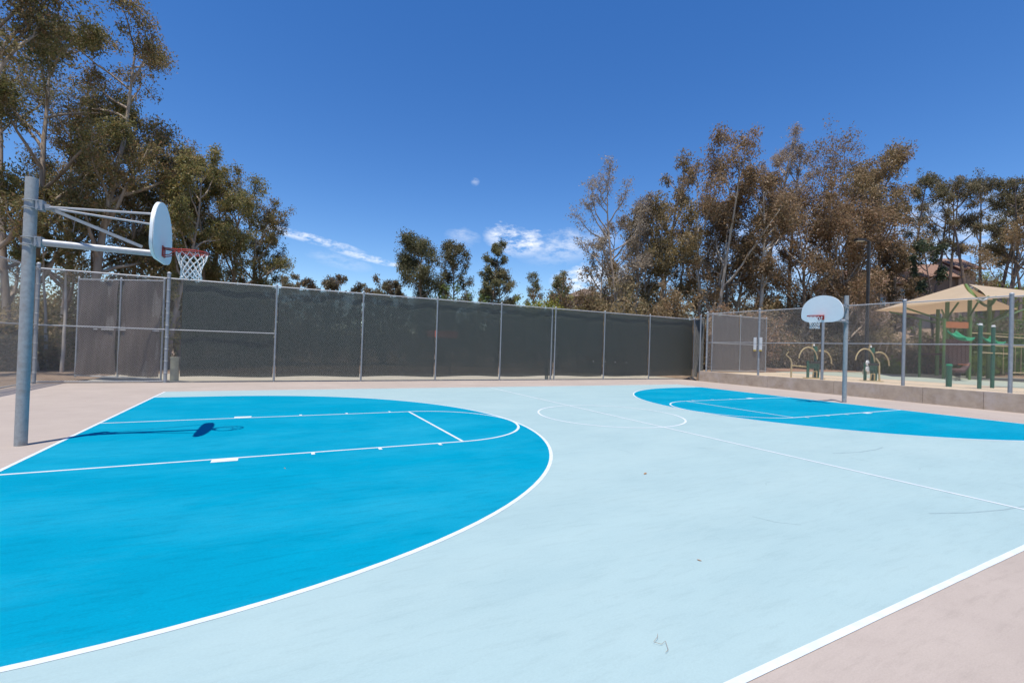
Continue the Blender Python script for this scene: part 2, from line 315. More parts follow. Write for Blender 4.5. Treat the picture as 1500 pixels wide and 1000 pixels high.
line('scuff_mark', [(9.17, -6.84), (9.64, -7.01), (10.17, -7.13), (10.62, -7.18)], 0.022, 0.0030, m=M['scuff'])
for _ in range(8):
    x, y = rng.uniform(5, 12), rng.uniform(-7, 1); a = rng.uniform(0, 6.28); l = rng.uniform(.06, .25)
    line('scuff_mark', [(x, y), (x + l * math.cos(a), y + l * math.sin(a)), (x + 2 * l * math.cos(a + .25), y + 2 * l * math.sin(a + .25))], 0.006, 0.0030, m=M['scuff'])
# small litter lying on the court
def litter(x, y, a, L, W, lab, z=0.004):
    c, s = math.cos(a), math.sin(a); m = MB()
    m.grid(4, 2, lambda u, v: (x + c * (u - .5) * L - s * (v - .5) * W * math.sin(math.pi * (0.1 + .8 * u)), y + s * (u - .5) * L + c * (v - .5) * W * math.sin(math.pi * (0.1 + .8 * u)), z + .1 * W * (2 * v - 1) ** 2 + .08 * L * u * u))
    tag(m.build('fallen_leaf', M['dryleaf'], None, (x, y, z)), lab, 'leaf', 'dry leaves fallen on the court')
litter(7.32, -4.51, .5, .08, .035, 'curled tan dry leaf lying on pale blue paint beside the key')
for (x, y, a) in ((5.9, -6.6, 2.0), (3.0, -2.6, 1.9), (2.1, 5.2, .9), (-1.2, 5.4, 1.4)):
    litter(x, y, a, .034, .017, 'tiny dry leaf fallen flat on the painted court')
tw = MB().tube([(4.88, -7.17, .012), (4.85, -7.20, .02), (4.80, -7.22, .016), (4.83, -7.25, .012), (4.87, -7.24, .014), (4.83, -7.30, .012), (4.80, -7.31, .012)], .0011, 5)
tag(tw.build('twig', M['dryleaf'], None, (4.85, -7.22, .008)), 'thin looped brown twig lying on pale blue paint near the sideline', 'twig')
# ------------------------------------------------------------------ low concrete wall with joints
wall = empty('concrete_wall', (WX, 0, 0), 'low grey concrete retaining wall under the chain-link fence beside the playground', 'wall')
wy = [9.30, 5.2, 2.15, -0.95, -2.62, -5.6, -8.6, -12.0]
for i in range(len(wy) - 1):
    y1, y0 = wy[i] - .006, wy[i + 1] + .006; zt = 0.575 + 0.004 * (9 - (y0 + y1) / 2); b = .012
    prof = [(WX, -.15), (WX, zt - b), (WX + b, zt), (WX + .2 - b, zt), (WX + .2, zt - b), (WX + .2, -.15)]
    MB().prism(prof, y0, y1, lambda a, c, h: (a, h, c)).build('wall_section', M['concrete'], wall, (WX, 0, 0))
MB().box((WX + .1, -1.35, .17), (.16, 21.2, .6)).build('core', M['concrete'], wall, (WX, 0, 0))

# ------------------------------------------------------------------ chain-link fencing
def chain(A, B, z0, z1, pitch=0.071, r=0.0020, off=0.0):
    """two families of straight diagonal wires clipped to the panel: real 2-inch diamonds"""
    A, B = V(*A), V(*B); L = np.linalg.norm(B - A); d = (B - A) / L; nn = V(-d[1], d[0]); H = z1 - z0; m = MB()
    for fam in (1, -1):
        for k in range(int((L + H) / pitch) + 1):
            s = k * pitch - (H if fam > 0 else 0)
            a0, a1 = (max(s, 0), min(s + H, L)) if fam > 0 else (min(s, L), max(s - H, 0))
            if fam > 0: h0, h1 = a0 - s, a1 - s
            else: h0, h1 = s - a0, s - a1
            if abs(a1 - a0) < .01: continue
            o = nn * (off + fam * r * .8); p, q = A + d * a0 + o, A + d * a1 + o
            m.tube([(p[0], p[1], z0 + h0), (q[0], q[1], z0 + h1)], r, 3, caps=False)
    return m
def post(par, x, y, z0, z1, r, org, name='post', bands=0, m='galv'):
    p = MB().tube([(x, y, z0), (x, y, z1)], r, 14).build(name, M[m], par, org, True)
    c = MB(); c.tube([(x, y, z1 + .001), (x, y, z1 + .03), (x, y, z1 + .055), (x, y, z1 + .07)], [r * 1.12, r * 1.12, r * .8, r * .25], 12)
    ob = c.build('post_cap', M['galv_light'], p, org, True); ob.location = (0, 0, 0)
    if bands:
        for z in np.linspace(z0 + .35, z1 - .15, bands): MB().ring((x, y, z), (0, 0, 1), r + .006, .009, 16, 5).build('tension_band', M['galv_light'], p, org, True)
    return p
def rail(par, a, b, r, org, name='rail', m='galv_light'): return MB().tube([a, b], r, 10).build(name, M[m], par, org, True)
def screen(par, A, B, z0, z1, org, m, seed, amp=.012, name='windscreen_panel', sag=.03):
    A, B = V(*A), V(*B); d = nrm(B - A); n = V(-d[1], d[0]); r_ = np.random.default_rng(seed); ph = r_.uniform(0, 6, 6)
    def f(u, v):
        w = amp * (math.sin(7 * u + ph[0] + 2 * v) + .7 * math.sin(15 * u + ph[1] - 3 * v) + .5 * math.sin(11 * v + ph[2] + 4 * u) + .35 * math.sin(31 * u + ph[3] + 5 * v))
        top = z1 - sag * abs(math.sin(math.pi * u * 5 + ph[4])) * (v > .99) ; bot = z0 + .05 * (math.sin(5 * u + ph[5]) * .5 + .5)
        q = A + (B - A) * u + n * w; return (q[0], q[1], bot + (top - bot) * v)
    return MB().grid(40, 36, f).build(name, M[m], par, org, True)
FY = 10.66; H = 3.66
PX = [-0.56, 2.82, 6.04, 9.25, 12.46, 15.56, 18.74, 22.03, 25.67]
fo = (12, FY, 0)
fence = empty('screened_fence', fo, 'long tall chain-link fence with dark green windscreen behind the court', 'fence')
for i, x in enumerate(PX): post(fence, x, FY, 0, H + .04 if i else H + .16, .036 if i else .055, fo, bands=9 if i == 0 else 0)
post(fence, 15.40, FY + .09, -.02, H - .05, .045, fo)
for i in range(8):
    a, b = PX[i], PX[i + 1]
    rail(fence, (a + (.06 if i == 0 else .0), FY, H), (b, FY, H), .024, fo, 'top_rail')
    chain((a + .03, FY - .045), (b - .03, FY - .045), .03, H).build('chain_link', M['wire'], fence, fo)
    screen(fence, (a + (.40 if i == 0 else .05), FY + .07), (b - .05, FY + .07), .17, H - .02, fo, 'screen', 20 + i)
    MB().tube([(a + .04, FY - .03, .05), (b - .04, FY - .03, .05)], .006, 6).build('tension_wire', M['wire'], fence, fo)
tr = np.random.default_rng(12)
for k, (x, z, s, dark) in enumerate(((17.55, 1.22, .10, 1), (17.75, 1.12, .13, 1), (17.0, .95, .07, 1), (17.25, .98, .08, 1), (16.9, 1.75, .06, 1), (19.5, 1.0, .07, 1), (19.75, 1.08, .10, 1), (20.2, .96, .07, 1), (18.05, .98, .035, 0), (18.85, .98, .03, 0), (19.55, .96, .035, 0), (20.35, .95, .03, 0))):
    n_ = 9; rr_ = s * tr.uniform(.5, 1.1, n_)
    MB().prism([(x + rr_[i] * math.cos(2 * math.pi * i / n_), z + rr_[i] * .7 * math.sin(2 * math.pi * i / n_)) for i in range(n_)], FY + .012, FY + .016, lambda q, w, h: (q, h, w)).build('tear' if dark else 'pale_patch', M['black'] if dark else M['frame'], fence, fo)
rail(fence, (PX[0] + .05, FY - .005, 1.86), (PX[1] - .03, FY - .005, 1.86), .021, fo, 'mid_rail')
rail(fence, (PX[1] + .03, FY + .115, 1.86), (PX[2] - .03, FY + .115, 1.86), .021, fo, 'mid_rail')
# short return from the end of the long fence to the wall
ro = (25.1, 9.9, 0)
ret = empty('return_fence', ro, 'short green-screened chain-link panel between the long fence and the concrete wall', 'fence')
chain((25.62, 10.58), (24.80, 9.2), .03, H - .04).build('chain_link', M['wire'], ret, ro)
screen(ret, (25.66, 10.58), (24.86, 9.24), .1, H - .04, ro, 'screen_green', 51, .008)
rail(ret, (25.66, 10.62, H - .01), (24.74, 9.2, H - .01), .022, ro, 'top_rail')
post(ret, 24.70, 9.36, 0, H + .1, .036, ro)

# fixed panel left of the long fence, the corner and the left side fence
CX = -3.92
co = ((CX + PX[0]) / 2, FY, 0)
cf = empty('corner_fence', co, 'bare chain-link fence panel with mid rail in front of the open brown gate leaf', 'fence')
post(cf, CX, FY, 0, H + .12, .05, co, bands=8)
rail(cf, (CX + .05, FY, H), (PX[0] - .055, FY, H), .024, co, 'top_rail'); rail(cf, (CX + .05, FY, 1.86), (PX[0] - .055, FY, 1.86), .024, co, 'mid_rail')
rail(cf, (CX + .05, FY, .055), (PX[0] - .055, FY, .055), .024, co, 'bottom_rail')
chain((CX + .05, FY - .04), (PX[0] - .06, FY - .04), .04, H, r=.0024).build('chain_link', M['wire'], cf, co)
lo = (CX, 4, 0)
lf = empty('side_fence', lo, 'bare chain-link fence running behind the hoop with shining foliage beyond', 'fence')
for y in (7.4, 4.2, 1.0, -2.2): post(lf, CX, y, 0, H + .04, .036, lo)
for y0, y1 in ((7.4, 10.61), (4.2, 7.4), (1.0, 4.2), (-2.2, 1.0)):
    rail(lf, (CX, y0, H), (CX, y1, H), .022, lo, 'top_rail'); rail(lf, (CX, y0, 1.86), (CX, y1, 1.86), .022, lo, 'mid_rail')
    chain((CX + .04, y0 + .03), (CX + .04, y1 - .03), .04, H, r=.0024).build('chain_link', M['wire'], lf, lo)
rail(lf, (CX, 7.4, .055), (CX, 10.61, .055), .022, lo, 'bottom_rail')

def gate_leaf(name, A, B, z0, z1, nposts, label, m, group=None, r=.03, seed=5, amp=.03, midz=None):
    A, B = V(*A), V(*B); o = (A[0], A[1], z0)
    gt = empty(name, o, label, 'gate', group)
    for k in range(nposts):
        q = A + (B - A) * k / (nposts - 1); post(gt, q[0], q[1], z0, z1 + .03, r, o, 'gate_post')
    mz = midz or (z0 + z1) / 2
    for k in range(nposts - 1):
        a = A + (B - A) * k / (nposts - 1); b = A + (B - A) * (k + 1) / (nposts - 1)
        for nm, z in (('top_rail', z1), ('mid_rail', mz), ('bottom_rail', z0 + .06)): rail(gt, (a[0], a[1], z), (b[0], b[1], z), r * .72, o, nm)
        d = nrm(b - a); n = V(-d[1], d[0])
        aa, bb = a + n * .04 + d * .04, b + n * .04 - d * .04
        screen(gt, aa, bb, z0 + .1, z1 - .03, o, m, seed + k, amp)
        chain(a - n * .035 + d * .03, b - n * .035 - d * .03, z0 + .05, z1).build('chain_link', M['wire'], gt, o)
    return gt
gate_leaf('gate_leaf', (-0.72, 10.86), (-3.55, 12.75), .05, 3.58, 3, 'tall open gate leaf in dusty brown windscreen behind the bare corner panel', 'screen_brown', seed=70, amp=.05, midz=1.8)
gate_leaf('gate_leaf', (24.98, 8.78), (29.75, 8.72), .56, 3.86, 3, 'open gate leaf in dusty brown windscreen behind the concrete wall', 'screen_brown', seed=80, amp=.03)

wo = (WX + .1, 0, .58)
wf = empty('wall_fence', wo, 'chain-link fence on the concrete wall in front of the playground', 'fence')
wp = [8.92, 5.76, 2.70, -0.29, -3.23, -6.25, -9.3]
def wtop(y): return .575 + .004 * (9 - y)
for i, y in enumerate(wp): post(wf, WX + .1, y, wtop(y) - .03, 3.93, .05 if i in (0, 1) else .058, wo, bands=7 if i in (0, 1) else 0)
for a, b in zip(wp[:-1], wp[1:]):
    rail(wf, (WX + .1, a - .05, 3.86), (WX + .1, b + .05, 3.88), .022, wo, 'top_rail'); rail(wf, (WX + .1, a - .05, 2.23), (WX + .1, b + .05, 2.25), .02, wo, 'mid_rail')
    chain((WX + .06, b + .05), (WX + .06, a - .05), .66, 3.87).build('chain_link', M['wire'], wf, wo)
    rail(wf, (WX + .1, a - .05, .68), (WX + .1, b + .05, .69), .005, wo, 'tension_wire', 'wire')
# pair of notice plates on the gate post
so_ = (WX + .03, 5.76, 1.9)
sg = empty('notice_sign', so_, 'pair of narrow white plates with yellow feet strapped to a fence post', 'sign')
for s in (-1, 1):
    p = MB().box((WX + .02, 5.76 + s * .155, 2.16), (.02, .15, .70)).build('plate', M['white'], sg, so_)
    MB().box((WX + .005, 5.76 + s * .155, 1.845), (.006, .15, .07)).build('yellow_strip', M['yellow'], p, so_)
    MB().box((WX + .005, 5.76 + s * .155, 2.19), (.006, .15, .012)).build('seam', M['galv'], p, so_)
MB().box((WX + .045, 5.76, 2.35), (.02, .5, .03)).build('strap', M['galv'], sg, so_); MB().box((WX + .045, 5.76, 1.98), (.02, .5, .03)).build('strap', M['galv'], sg, so_)

# ------------------------------------------------------------------ basketball hoops (pole at origin, arm along +x)
def make_hoop(label):
    h = empty('basketball_hoop', (0, 0, 0), label, 'basketball hoop', 'steel pole basketball hoops at the court ends')
    R = .071
    pole = MB().tube([(0, 0, -.02), (0, 0, 3.87), (0, 0, 3.89)], [R, R, R * .96], 28).build('pole', M['hoop_pole'], h, smooth=True)
    fx = 1.57
    arm = MB().tube([(R, 0, 2.965), (fx - .06, 0, 2.965)], .049, 20).build('arm', M['galv_light'], h, smooth=True)
    for z in (2.965, 3.50):
        c = MB()
        for dz in (-.055, .055): c.tube([(.085 * math.cos(t), .085 * math.sin(t), z + dz) for t in np.linspace(.35, 2 * math.pi - .35, 22)] , .008, 6)
        for s in (-1, 1): c.box((.10, s * .055, z), (.07, .012, .15))
        c.box((.137, 0, z), (.012, .13, .15))
        c.build('clamp', M['galv'], h, smooth=True)
        b = MB()
        for s in (-1, 1):
            for dz in (-.055, .055): b.tube([(.09, s * .045, z + dz), (.09, s * .085, z + dz)], .011, 6)
        b.build('bolts', M['galv'], h)
    lug = MB().box((.17, 0, 3.49), (.07, .05, .08)).box((.215, 0, 3.475), (.09, .12, .016)); lug.build('brace_lug', M['galv'], h)
    d = V(1.30 - .20, 0, 3.05 - 3.475); L = np.linalg.norm(d); th = math.atan2(d[2], d[0])
    Ry = np.array([[math.cos(th), 0, -math.sin(th)], [0, 1, 0], [math.sin(th), 0, math.cos(th)]])
    MB().box((.75, 0, 3.2625), (L, .03, .045), Ry).build('diagonal_brace', M['galv'], h)
    for s in (-1, 1):
        MB().tube([(.22, s * .045, 3.487), (fx - .05, s * .44, 3.50)], .0165, 8).build('side_brace', M['galv_light'], h, smooth=True)
    # fan backboard, with a turned-back rim
    out = [(.36, 2.84), (.52, 2.875), (.645, 2.95), (.685, 3.02), (.69, 3.12), (.68, 3.22)]
    out += [(.68 * math.cos(t), 3.22 + .555 * math.sin(t)) for t in np.linspace(.1, math.pi - .1, 30)]
    out += [(-y, z) for y, z in out[5::-1]]
    b = MB().prism(out, fx - .012, fx, lambda a, c, x: (x, a, c)); n = len(out); cy, cz = 0, 3.25
    inn = [(y * .965, cz + (z - cz) * .965) for y, z in out]
    b.add([(fx - .002, y, z) for y, z in out] + [(fx - .05, y, z) for y, z in out] + [(fx - .05, y, z) for y, z in inn] + [(fx - .012, y, z) for y, z in inn],
          [(k * n + i, k * n + (i + 1) % n, (k + 1) * n + (i + 1) % n, (k + 1) * n + i) for k in range(3) for i in range(n)])
    bb = b.build('backboard', M['board'], h, smooth=True)
    rb = MB()
    for z in (2.98, 3.2, 3.45): rb.box((fx - .03, 0, z), (.034, 1.2, .02))
    for y in (-.3, 0, .3): rb.box((fx - .031, y, 3.27), (.030, .02, .8))
    rb.build('backboard_ribs', M['board'], bb)
    # rim
    cx = fx + .385
    rm = MB().ring((cx, 0, 3.045), (0, 0, 1), .229, .010, 40, 8).ring((cx, 0, 3.020), (0, 0, 1), .229, .008, 40, 8)
    rim = rm.build('rim', M['rim'], h, smooth=True)
    br = MB().box((fx + .009, 0, 3.005), (.014, .20, .17)).box((fx + .08, 0, 3.06), (.15, .14, .010))
    for s in (-1, 1): br.tube([(fx + .01, s * .085, 2.935), (fx + .10, s * .075, 2.96), (cx - .215, s * .085, 3.03)], .008, 6).tube([(fx + .01, s * .09, 3.06), (cx - .16, s * .165, 3.045)], .008, 6)
    br.build('rim_bracket', M['rim'], h)
    # knotted net of crossing cords
    nt = MB(); K = 12; lev = [(0, .222, 3.02), (1, .205, 2.945), (2, .178, 2.875), (3, .155, 2.81), (4, .142, 2.75), (5, .138, 2.695), (6, .142, 2.645), (7, .150, 2.60)]
    rr = np.random.default_rng(4); jit = rr.normal(0, .0035, (9, 2 * K, 3))
    for s in (-1, 1):
        for k in range(K):
            pts = []
            for i, r_, z in lev:
                t = 2 * math.pi * (k + s * .5 * i) / K; j = jit[i, int(round(2 * (k + s * .5 * i))) % (2 * K)] * (i > 0)
                pts.append((cx + r_ * math.cos(t) + j[0], r_ * math.sin(t) + j[1], z + j[2]))
            nt.tube(pts, .0046, 5)
    for k in range(2 * K): 
        t = 2 * math.pi * k / (2 * K)
        if k % 2 == 0: nt.tube([(cx + .222 * math.cos(t), .222 * math.sin(t), 3.02), (cx + .226 * math.cos(t), .226 * math.sin(t), 3.058)], .005, 5)
    nt.build('net', M['net'], h, smooth=True)
    return h
hoop = make_hoop('galvanised basketball hoop near the bare chain-link corner with its shadow on the blue key')
hoop.location = (-0.39, 0, 0)
h2 = hoop.copy(); col.objects.link(h2); h2.location = (XR + .39, 0.06, 0); h2.rotation_euler = (0, 0, math.pi)
h2['label'] = 'galvanised basketball hoop standing in front of the low concrete wall'
for ch in list(hoop.children):
    c2 = ch.copy(); col.objects.link(c2); c2.parent = h2
    for gc in list(ch.children):
        c3 = gc.copy(); col.objects.link(c3); c3.parent = c2

# ------------------------------------------------------------------ things behind the long fence
bx = MB().box((-.36, 11.05, .42), (.24, .16, .84)).box((-.36, 11.05, .865), (.27, .19, .05))
o = bx.build('utility_box', M['cream'], None, (-.36, 11.05, -.02)); tag(o, 'cream utility cabinet standing just behind the first fence post', 'utility box')
o = MB().box((15.30, 10.95, .45), (.16, .10, .98)).box((15.30, 10.95, .96), (.19, .13, .04)).build('marker_post', M['cream'], None, (15.3, 10.95, -.02)); tag(o, 'pale square marker post behind the doubled fence post', 'post')
sgn = empty('red_sign', (11.0, 15.0, 0), 'faded red board on two posts showing dimly through the windscreen', 'sign')
MB().box((11.0, 15.0, 2.2), (1.75, .06, .38)).build('board', M['red'], sgn, (11.0, 15.0, 0))
for x in (10.5, 11.5): MB().box((x, 15.06, 1.1), (.08, .055, 2.25)).build('leg', M['black'], sgn, (11.0, 15.0, 0))

# ------------------------------------------------------------------ park lamps
def lamp(x, y, H_, ax, label, hd=.62):
    z = gh(x, y); l = empty('park_lamp', (x, y, z), label, 'lamp post', 'dark park lamps in front of the grove'); o = (x, y, z)
    MB().box((x, y, (z + H_) / 2 - .1), (.15, .15, H_ - z - .2)).build('pole', M['black'], l, o)
    MB().tube([(x, y, z - .1), (x, y, z + .35)], .2, 16).build('footing', M['concrete'], l, o, True)
    ax = nrm(V(*ax)); R_ = np.array([[ax[0], -ax[1], 0], [ax[1], ax[0], 0], [0, 0, 1]])
    MB().box(V(x, y, H_ - .14) + V(*ax, 0) * .22, (.44, .09, .09), R_).build('arm', M['black'], l, o)
    hdm = MB().box(V(x, y, H_ - .1) + V(*ax, 0) * (.3 + hd / 2), (hd, .36, .16), R_).build('lamp_head', M['black'], l, o)
    MB().box(V(x, y, H_ - .19) + V(*ax, 0) * (.3 + hd / 2), (hd * .8, .28, .015), R_).build('lens', M['frame'], hdm, o)
lamp(38.5, 7.35, 9.75, (-.888, .459), 'tall dark park lamp with boxy head between the grove and the shade sails')
lamp(34.3, 15.1, 7.3, (.888, -.459), 'shorter dark park lamp half hidden against the scrub behind the gate leaf')

# ------------------------------------------------------------------ playground
PZ = .54
def thing(name, loc, label, cat, group=None): return empty(name, loc, label, cat, group)
def arcpts(c, ex, ez, a0, a1, n=14): return [np.array(c) + np.array(ex) * math.cos(t) + np.array(ez) * math.sin(t) for t in np.linspace(a0, a1, n)]
def trainer(x, y, label, discs):
    o = (x, y, PZ); t = thing('exercise_machine', o, label, 'exercise machine', 'outdoor exercise machines behind the wall fence')
    rx = V(.888, -.459, 0)          # across
    fw = V(.459, .888, 0)
    P = lambda a, b, z: V(x, y, PZ) + rx * a + fw * b + V(0, 0, z)
    for a in (-.28, .22): MB().tube([P(a, 0, -.02), P(a, 0, .86)], .065, 10).build('post', M['green_metal'], t, o, True)
    MB().tube([P(.25, .25, -.02), P(.25, .25, 1.25), P(.2, .22, 1.42)], .07, 10).build('mast', M['green_metal'], t, o, True)
    MB().tube([P(.2, .22, 1.36), P(.2, .22, 1.60)], [.12, .10], 10).build('hub', M['green_metal'], t, o, True)
    MB().tube([P(.12, .2, 1.62), P(.12, .2, 1.72)], [.05, .03], 8).build('cap', M['white'], t, o, True)
    MB().box(P(-.03, 0, .80), (.5, .42, .10), np.array([[.888, .459, 0], [-.459, .888, 0], [0, 0, 1]])).build('seat', M['black'], t, o)
    MB().box(P(-.03, 0, .62), (.42, .10, .24), np.array([[.888, .459, 0], [-.459, .888, 0], [0, 0, 1]])).build('bracket', M['green_metal'], t, o)
    MB().tube(arcpts(P(-.22, .1, .92), rx * .46, V(0, 0, .62), math.pi * .97, 0.02), .032, 8).build('handle', M['tan_metal'], t, o, True)
    MB().tube(arcpts(P(.55, .2, .78), rx * .48, V(0, 0, .62), math.pi * .62, -.05), .032, 8).build('handle', M['tan_metal'], t, o, True)
    MB().tube([P(.08, .15, 1.45), P(-.02, .12, 1.55), P(.02, .1, 1.8)], .028, 8).build('grip', M['tan_metal'], t, o, True)
    MB().tube([P(-.1, -.1, .05), P(-.1, -.15, .35), P(.1, -.1, .35), P(.1, -.1, .05)], .03, 8).build('footrest', M['tan_metal'], t, o, True)
    MB().box(P(0, -.05, .0), (.9, .35, .05), np.array([[.888, .459, 0], [-.459, .888, 0], [0, 0, 1]])).build('base_plate', M['tan_metal'], t, o)
    if discs:
        for z in (.58, .86): MB().tube([P(-.30, -.12, z), P(-.27, -.17, z)], .13, 18).build('round_plate', M['white'], t, o, True)
        MB().tube([P(.42, 0, -.02), P(.42, .05, .9), P(.3, .1, 1.1)], .04, 8).build('frame_bar', M['tan_metal'], t, o, True)
    else:
        MB().tube([P(-1.05, .1, -.02), P(-1.05, .1, .75), P(-1.12, .1, .95)], .04, 8).build('frame_bar', M['tan_metal'], t, o, True)
        MB().tube([P(-1.05, .1, .6), P(-.28, .05, .55)], .03, 8).build('cross_bar', M['tan_metal'], t, o, True)
        MB().tube([P(-1.1, .1, .93), P(-1.3, .15, 1.12), P(-1.2, .1, 1.3)], .025, 8).build('hook_grip', M['tan_metal'], t, o, True)
trainer(26.75, 4.2, 'green and tan exercise machine with arched handles and side arm', False)
trainer(28.35, 2.45, 'green and tan exercise machine with two round white plates', True)
o = (28.5, -.37, PZ)
b = thing('bollard', o, 'short dark green bollard behind the wall fence', 'bollard')
MB().tube([(28.5, -.37, PZ - .02), (28.5, -.37, 1.42)], .10, 14).build('post', M['green_metal'], b, o, True); MB().tube([(28.5, -.37, 1.42), (28.5, -.37, 1.50)], [.115, .09], 14).build('cap', M['green_plastic'], b, o, True)
o = (29.5, -1.25, PZ)
bar = thing('pull_up_station', o, 'green posts with tan horizontal pull-up bars behind the wall fence', 'exercise bars')
sp = [(28.65, -1.28), (30.1, -1.24), (31.6, -1.38), (33.4, -1.9)]
for (x, y) in sp:
    p_ = MB().tube([(x, y, PZ - .02), (x, y, 3.14)], .068, 14).build('post', M['green_metal'], bar, o, True)
    MB().tube([(x, y, 3.14), (x, y, 3.22)], [.075, .05], 14).build('cap', M['white'], p_, o, True)
for i, j, z in ((0, 1, 2.02), (1, 2, 2.02), (1, 2, 2.75), (2, 3, 2.75), (1, 2, 2.35), (2, 3, 2.35), (2, 3, 1.2)):
    MB().tube([(*sp[i], z), (*sp[j], z)], .024, 8).build('bar', M['tan_metal'], bar, o, True)
# deck with panels and slides
o = (38.6, 2.6, PZ)
pl = thing('play_structure', o, 'play deck with dark brown panels, orange panel and green slides', 'play structure')
for (x, y) in ((37.9, 3.1), (39.3, 2.4), (38.6, 4.5), (40.0, 3.8)): MB().tube([(x, y, PZ - .02), (x, y, 4.1)], .07, 10).build('post', M['leaf_green_metal'], pl, o, True)
A_, B_ = V(37.9, 3.1), V(39.3, 2.4); dd = nrm(B_ - A_); Rp = np.array([[dd[0], -dd[1], 0], [dd[1], dd[0], 0], [0, 0, 1]])
MB().box(((38.95), 3.45, 2.0), (1.5, 1.5, .1), Rp).build('deck', M['brown_plastic'], pl, o)
for k in range(6): MB().box((*(A_ + dd * (.15 + .25 * k)), 2.15), (.22, .05, 1.5), Rp).build('panel_board', M['brown_plastic'], pl, o)
MB().box((*(A_ + dd * .75), 3.75), (1.35, .05, .36), Rp).build('top_panel', M['orange'], pl, o)
def slide(p0, p1, w, nm='slide'):
    p0, p1 = V(*p0), V(*p1); d = nrm(p1 - p0); s = nrm(np.cross(d, V(0, 0, 1))); u = np.cross(s, d)
    def f(a, b_):
        q = p0 + (p1 - p0) * a + V(0, 0, -.25 * math.sin(math.pi * a) * .6); t = (b_ - .5) * 2; return q + s * t * w / 2 + u * .2 * t * t * t * t
    m = MB().grid(14, 10, f)
    ob = m.build(nm, M['green_plastic'], pl, o, True); md = ob.modifiers.new('thick', 'SOLIDIFY'); md.thickness = .03
slide((37.8, 2.75, 3.2), (36.7, 1.6, 2.75), .45); slide((39.8, 1.9, 2.95), (38.9, 1.0, 2.6), .42)
for z in (3.3, 2.6): MB().tube([(39.3, 2.4, z), (42.6, .6, z)], .03, 8).build('guard_rail', M['tan_metal'], pl, o, True)
MB().tube([(42.6, .6, PZ - .02), (42.6, .6, 3.6)], .07, 10).build('post', M['leaf_green_metal'], pl, o, True)
for k in range(5): MB().tube([(41.0 + .3 * k, 1.47 - .164 * k, PZ + .4), (41.0 + .3 * k, 1.47 - .164 * k, 2.6)], .02, 6).build('baluster', M['tan_metal'], pl, o, True)
for i, (x, y, s) in enumerate(((36.2, 1.9, 1.0), (40.6, -.6, 1.1))):
    q = (x, y, PZ); r_ = thing('spring_rider', q, ('brown spring rider in front of the play deck panels', 'brown spring rider beside the slides')[i], 'spring rider')
    MB().tube([(x + .12 * math.cos(t), y + .12 * math.sin(t), PZ - .02 + .45 * t / 25) for t in np.linspace(0, 25, 60)], .02, 6).build('spring', M['black'], r_, q, True)
    MB().tube([(x - .5 * s, y + .2, PZ + .62), (x - .2, y + .1, PZ + .55), (x + .2, y - .1, PZ + .55), (x + .5 * s, y - .22, PZ + .85), (x + .6 * s, y - .28, PZ + 1.0)], [.06, .17, .19, .14, .07], 10, flat=.8).build('body', M['brown_plastic'], r_, q, True)
    MB().tube([(x + .2, y - .38, PZ + .9), (x + .36, y + .1, PZ + .9)], .025, 8).build('handle', M['orange'], r_, q, True)
# tan shade sails on green masts
o = (43, 4, PZ)
sh = thing('shade_structure', o, 'two tan peaked shade sails on green steel masts above the playground', 'shade sail')
for (x, y, zt) in ((45.3, 6.05, 5.3), (42.0, 4.4, 5.5), (43.3, 3.72, 6.0), (44.45, 3.12, 5.7)): MB().tube([(x, y, gh(x, y) - .1), (x, y, zt)], .11, 12).build('mast', M['leaf_green_metal'], sh, o, True)
for a, b in (((42, 4.4, 4.2), (39.2, 5.6, 5.0)), ((42, 4.4, 4.2), (44.6, 5.6, 5.2)), ((43.3, 3.72, 4.4), (44.2, 4.0, 5.9)), ((44.45, 3.12, 4.2), (48.5, 2.6, 5.3)), ((44.45, 3.12, 4.2), (42.6, 1.2, 5.25)), ((42, 4.4, 4.4), (40, 3.2, 5.2)), ((45.3, 6.05, 4.3), (42, 7.6, 5.0)), ((43.3, 3.72, 4.6), (41.0, 2.6, 5.3))):
    MB().tube([a, b], .055, 8).build('strut', M['leaf_green_metal'], sh, o, True)
for off, sag in ((0, .55), (.25, .95)):
    MB().tube([V(44.38, 4.28, 6.82) * (1 - t) + V(40.1 + off, 1.9 - off, 5.45) * t + V(.25 * off, -.9 * off, -sag) * math.sin(math.pi * t) for t in np.linspace(0, 1, 14)], .08, 8).build('arch_beam', M['leaf_green_metal'], sh, o, True)
def sail(c00, c10, c11, c01, pk, name='sail'):
    c = [V(*q) for q in (c00, c10, c11, c01)]; pk = V(*pk)
    def f(u, v):
        # edges curve inwards; peak pulls the cloth up
        uu = .5 + (u - .5) * (1 - .05 * math.sin(math.pi * v)); vv = .5 + (v - .5) * (1 - .05 * math.sin(math.pi * u))
        return (c[0] * (1 - uu) + c[1] * uu) * (1 - vv) + (c[3] * (1 - uu) + c[2] * uu) * vv + V(0, 0, -.25 * math.sin(math.pi * u) * math.sin(math.pi * v))
    ob = MB().grid(20, 20, f).build(name, M['sail'], sh, o, True); 
sail((41.25, 8.15, 5.05), (35.84, 4.2, 4.85), (39.7, 2.2, 5.3), (44.2, 4.36, 6.86), None or (0, 0, 0))
sail((41.25, 8.15, 5.05), (44.2, 4.36, 6.86), (50.5, 3.4, 5.5), (48.5, 8.0, 5.2), (0, 0, 0))
sail((44.55, 4.2, 6.86), (40.0, 1.9, 5.35), (39.4, -4.2, 5.2), (51.5, -2.5, 5.5), (0, 0, 0))
MB().tube([(39.7, 2.2, 5.3), (39.85, 2.05, 5.25), (40.0, 1.9, 5.35)], .05, 8).build('shackle', M['galv_light'], sh, o, True)

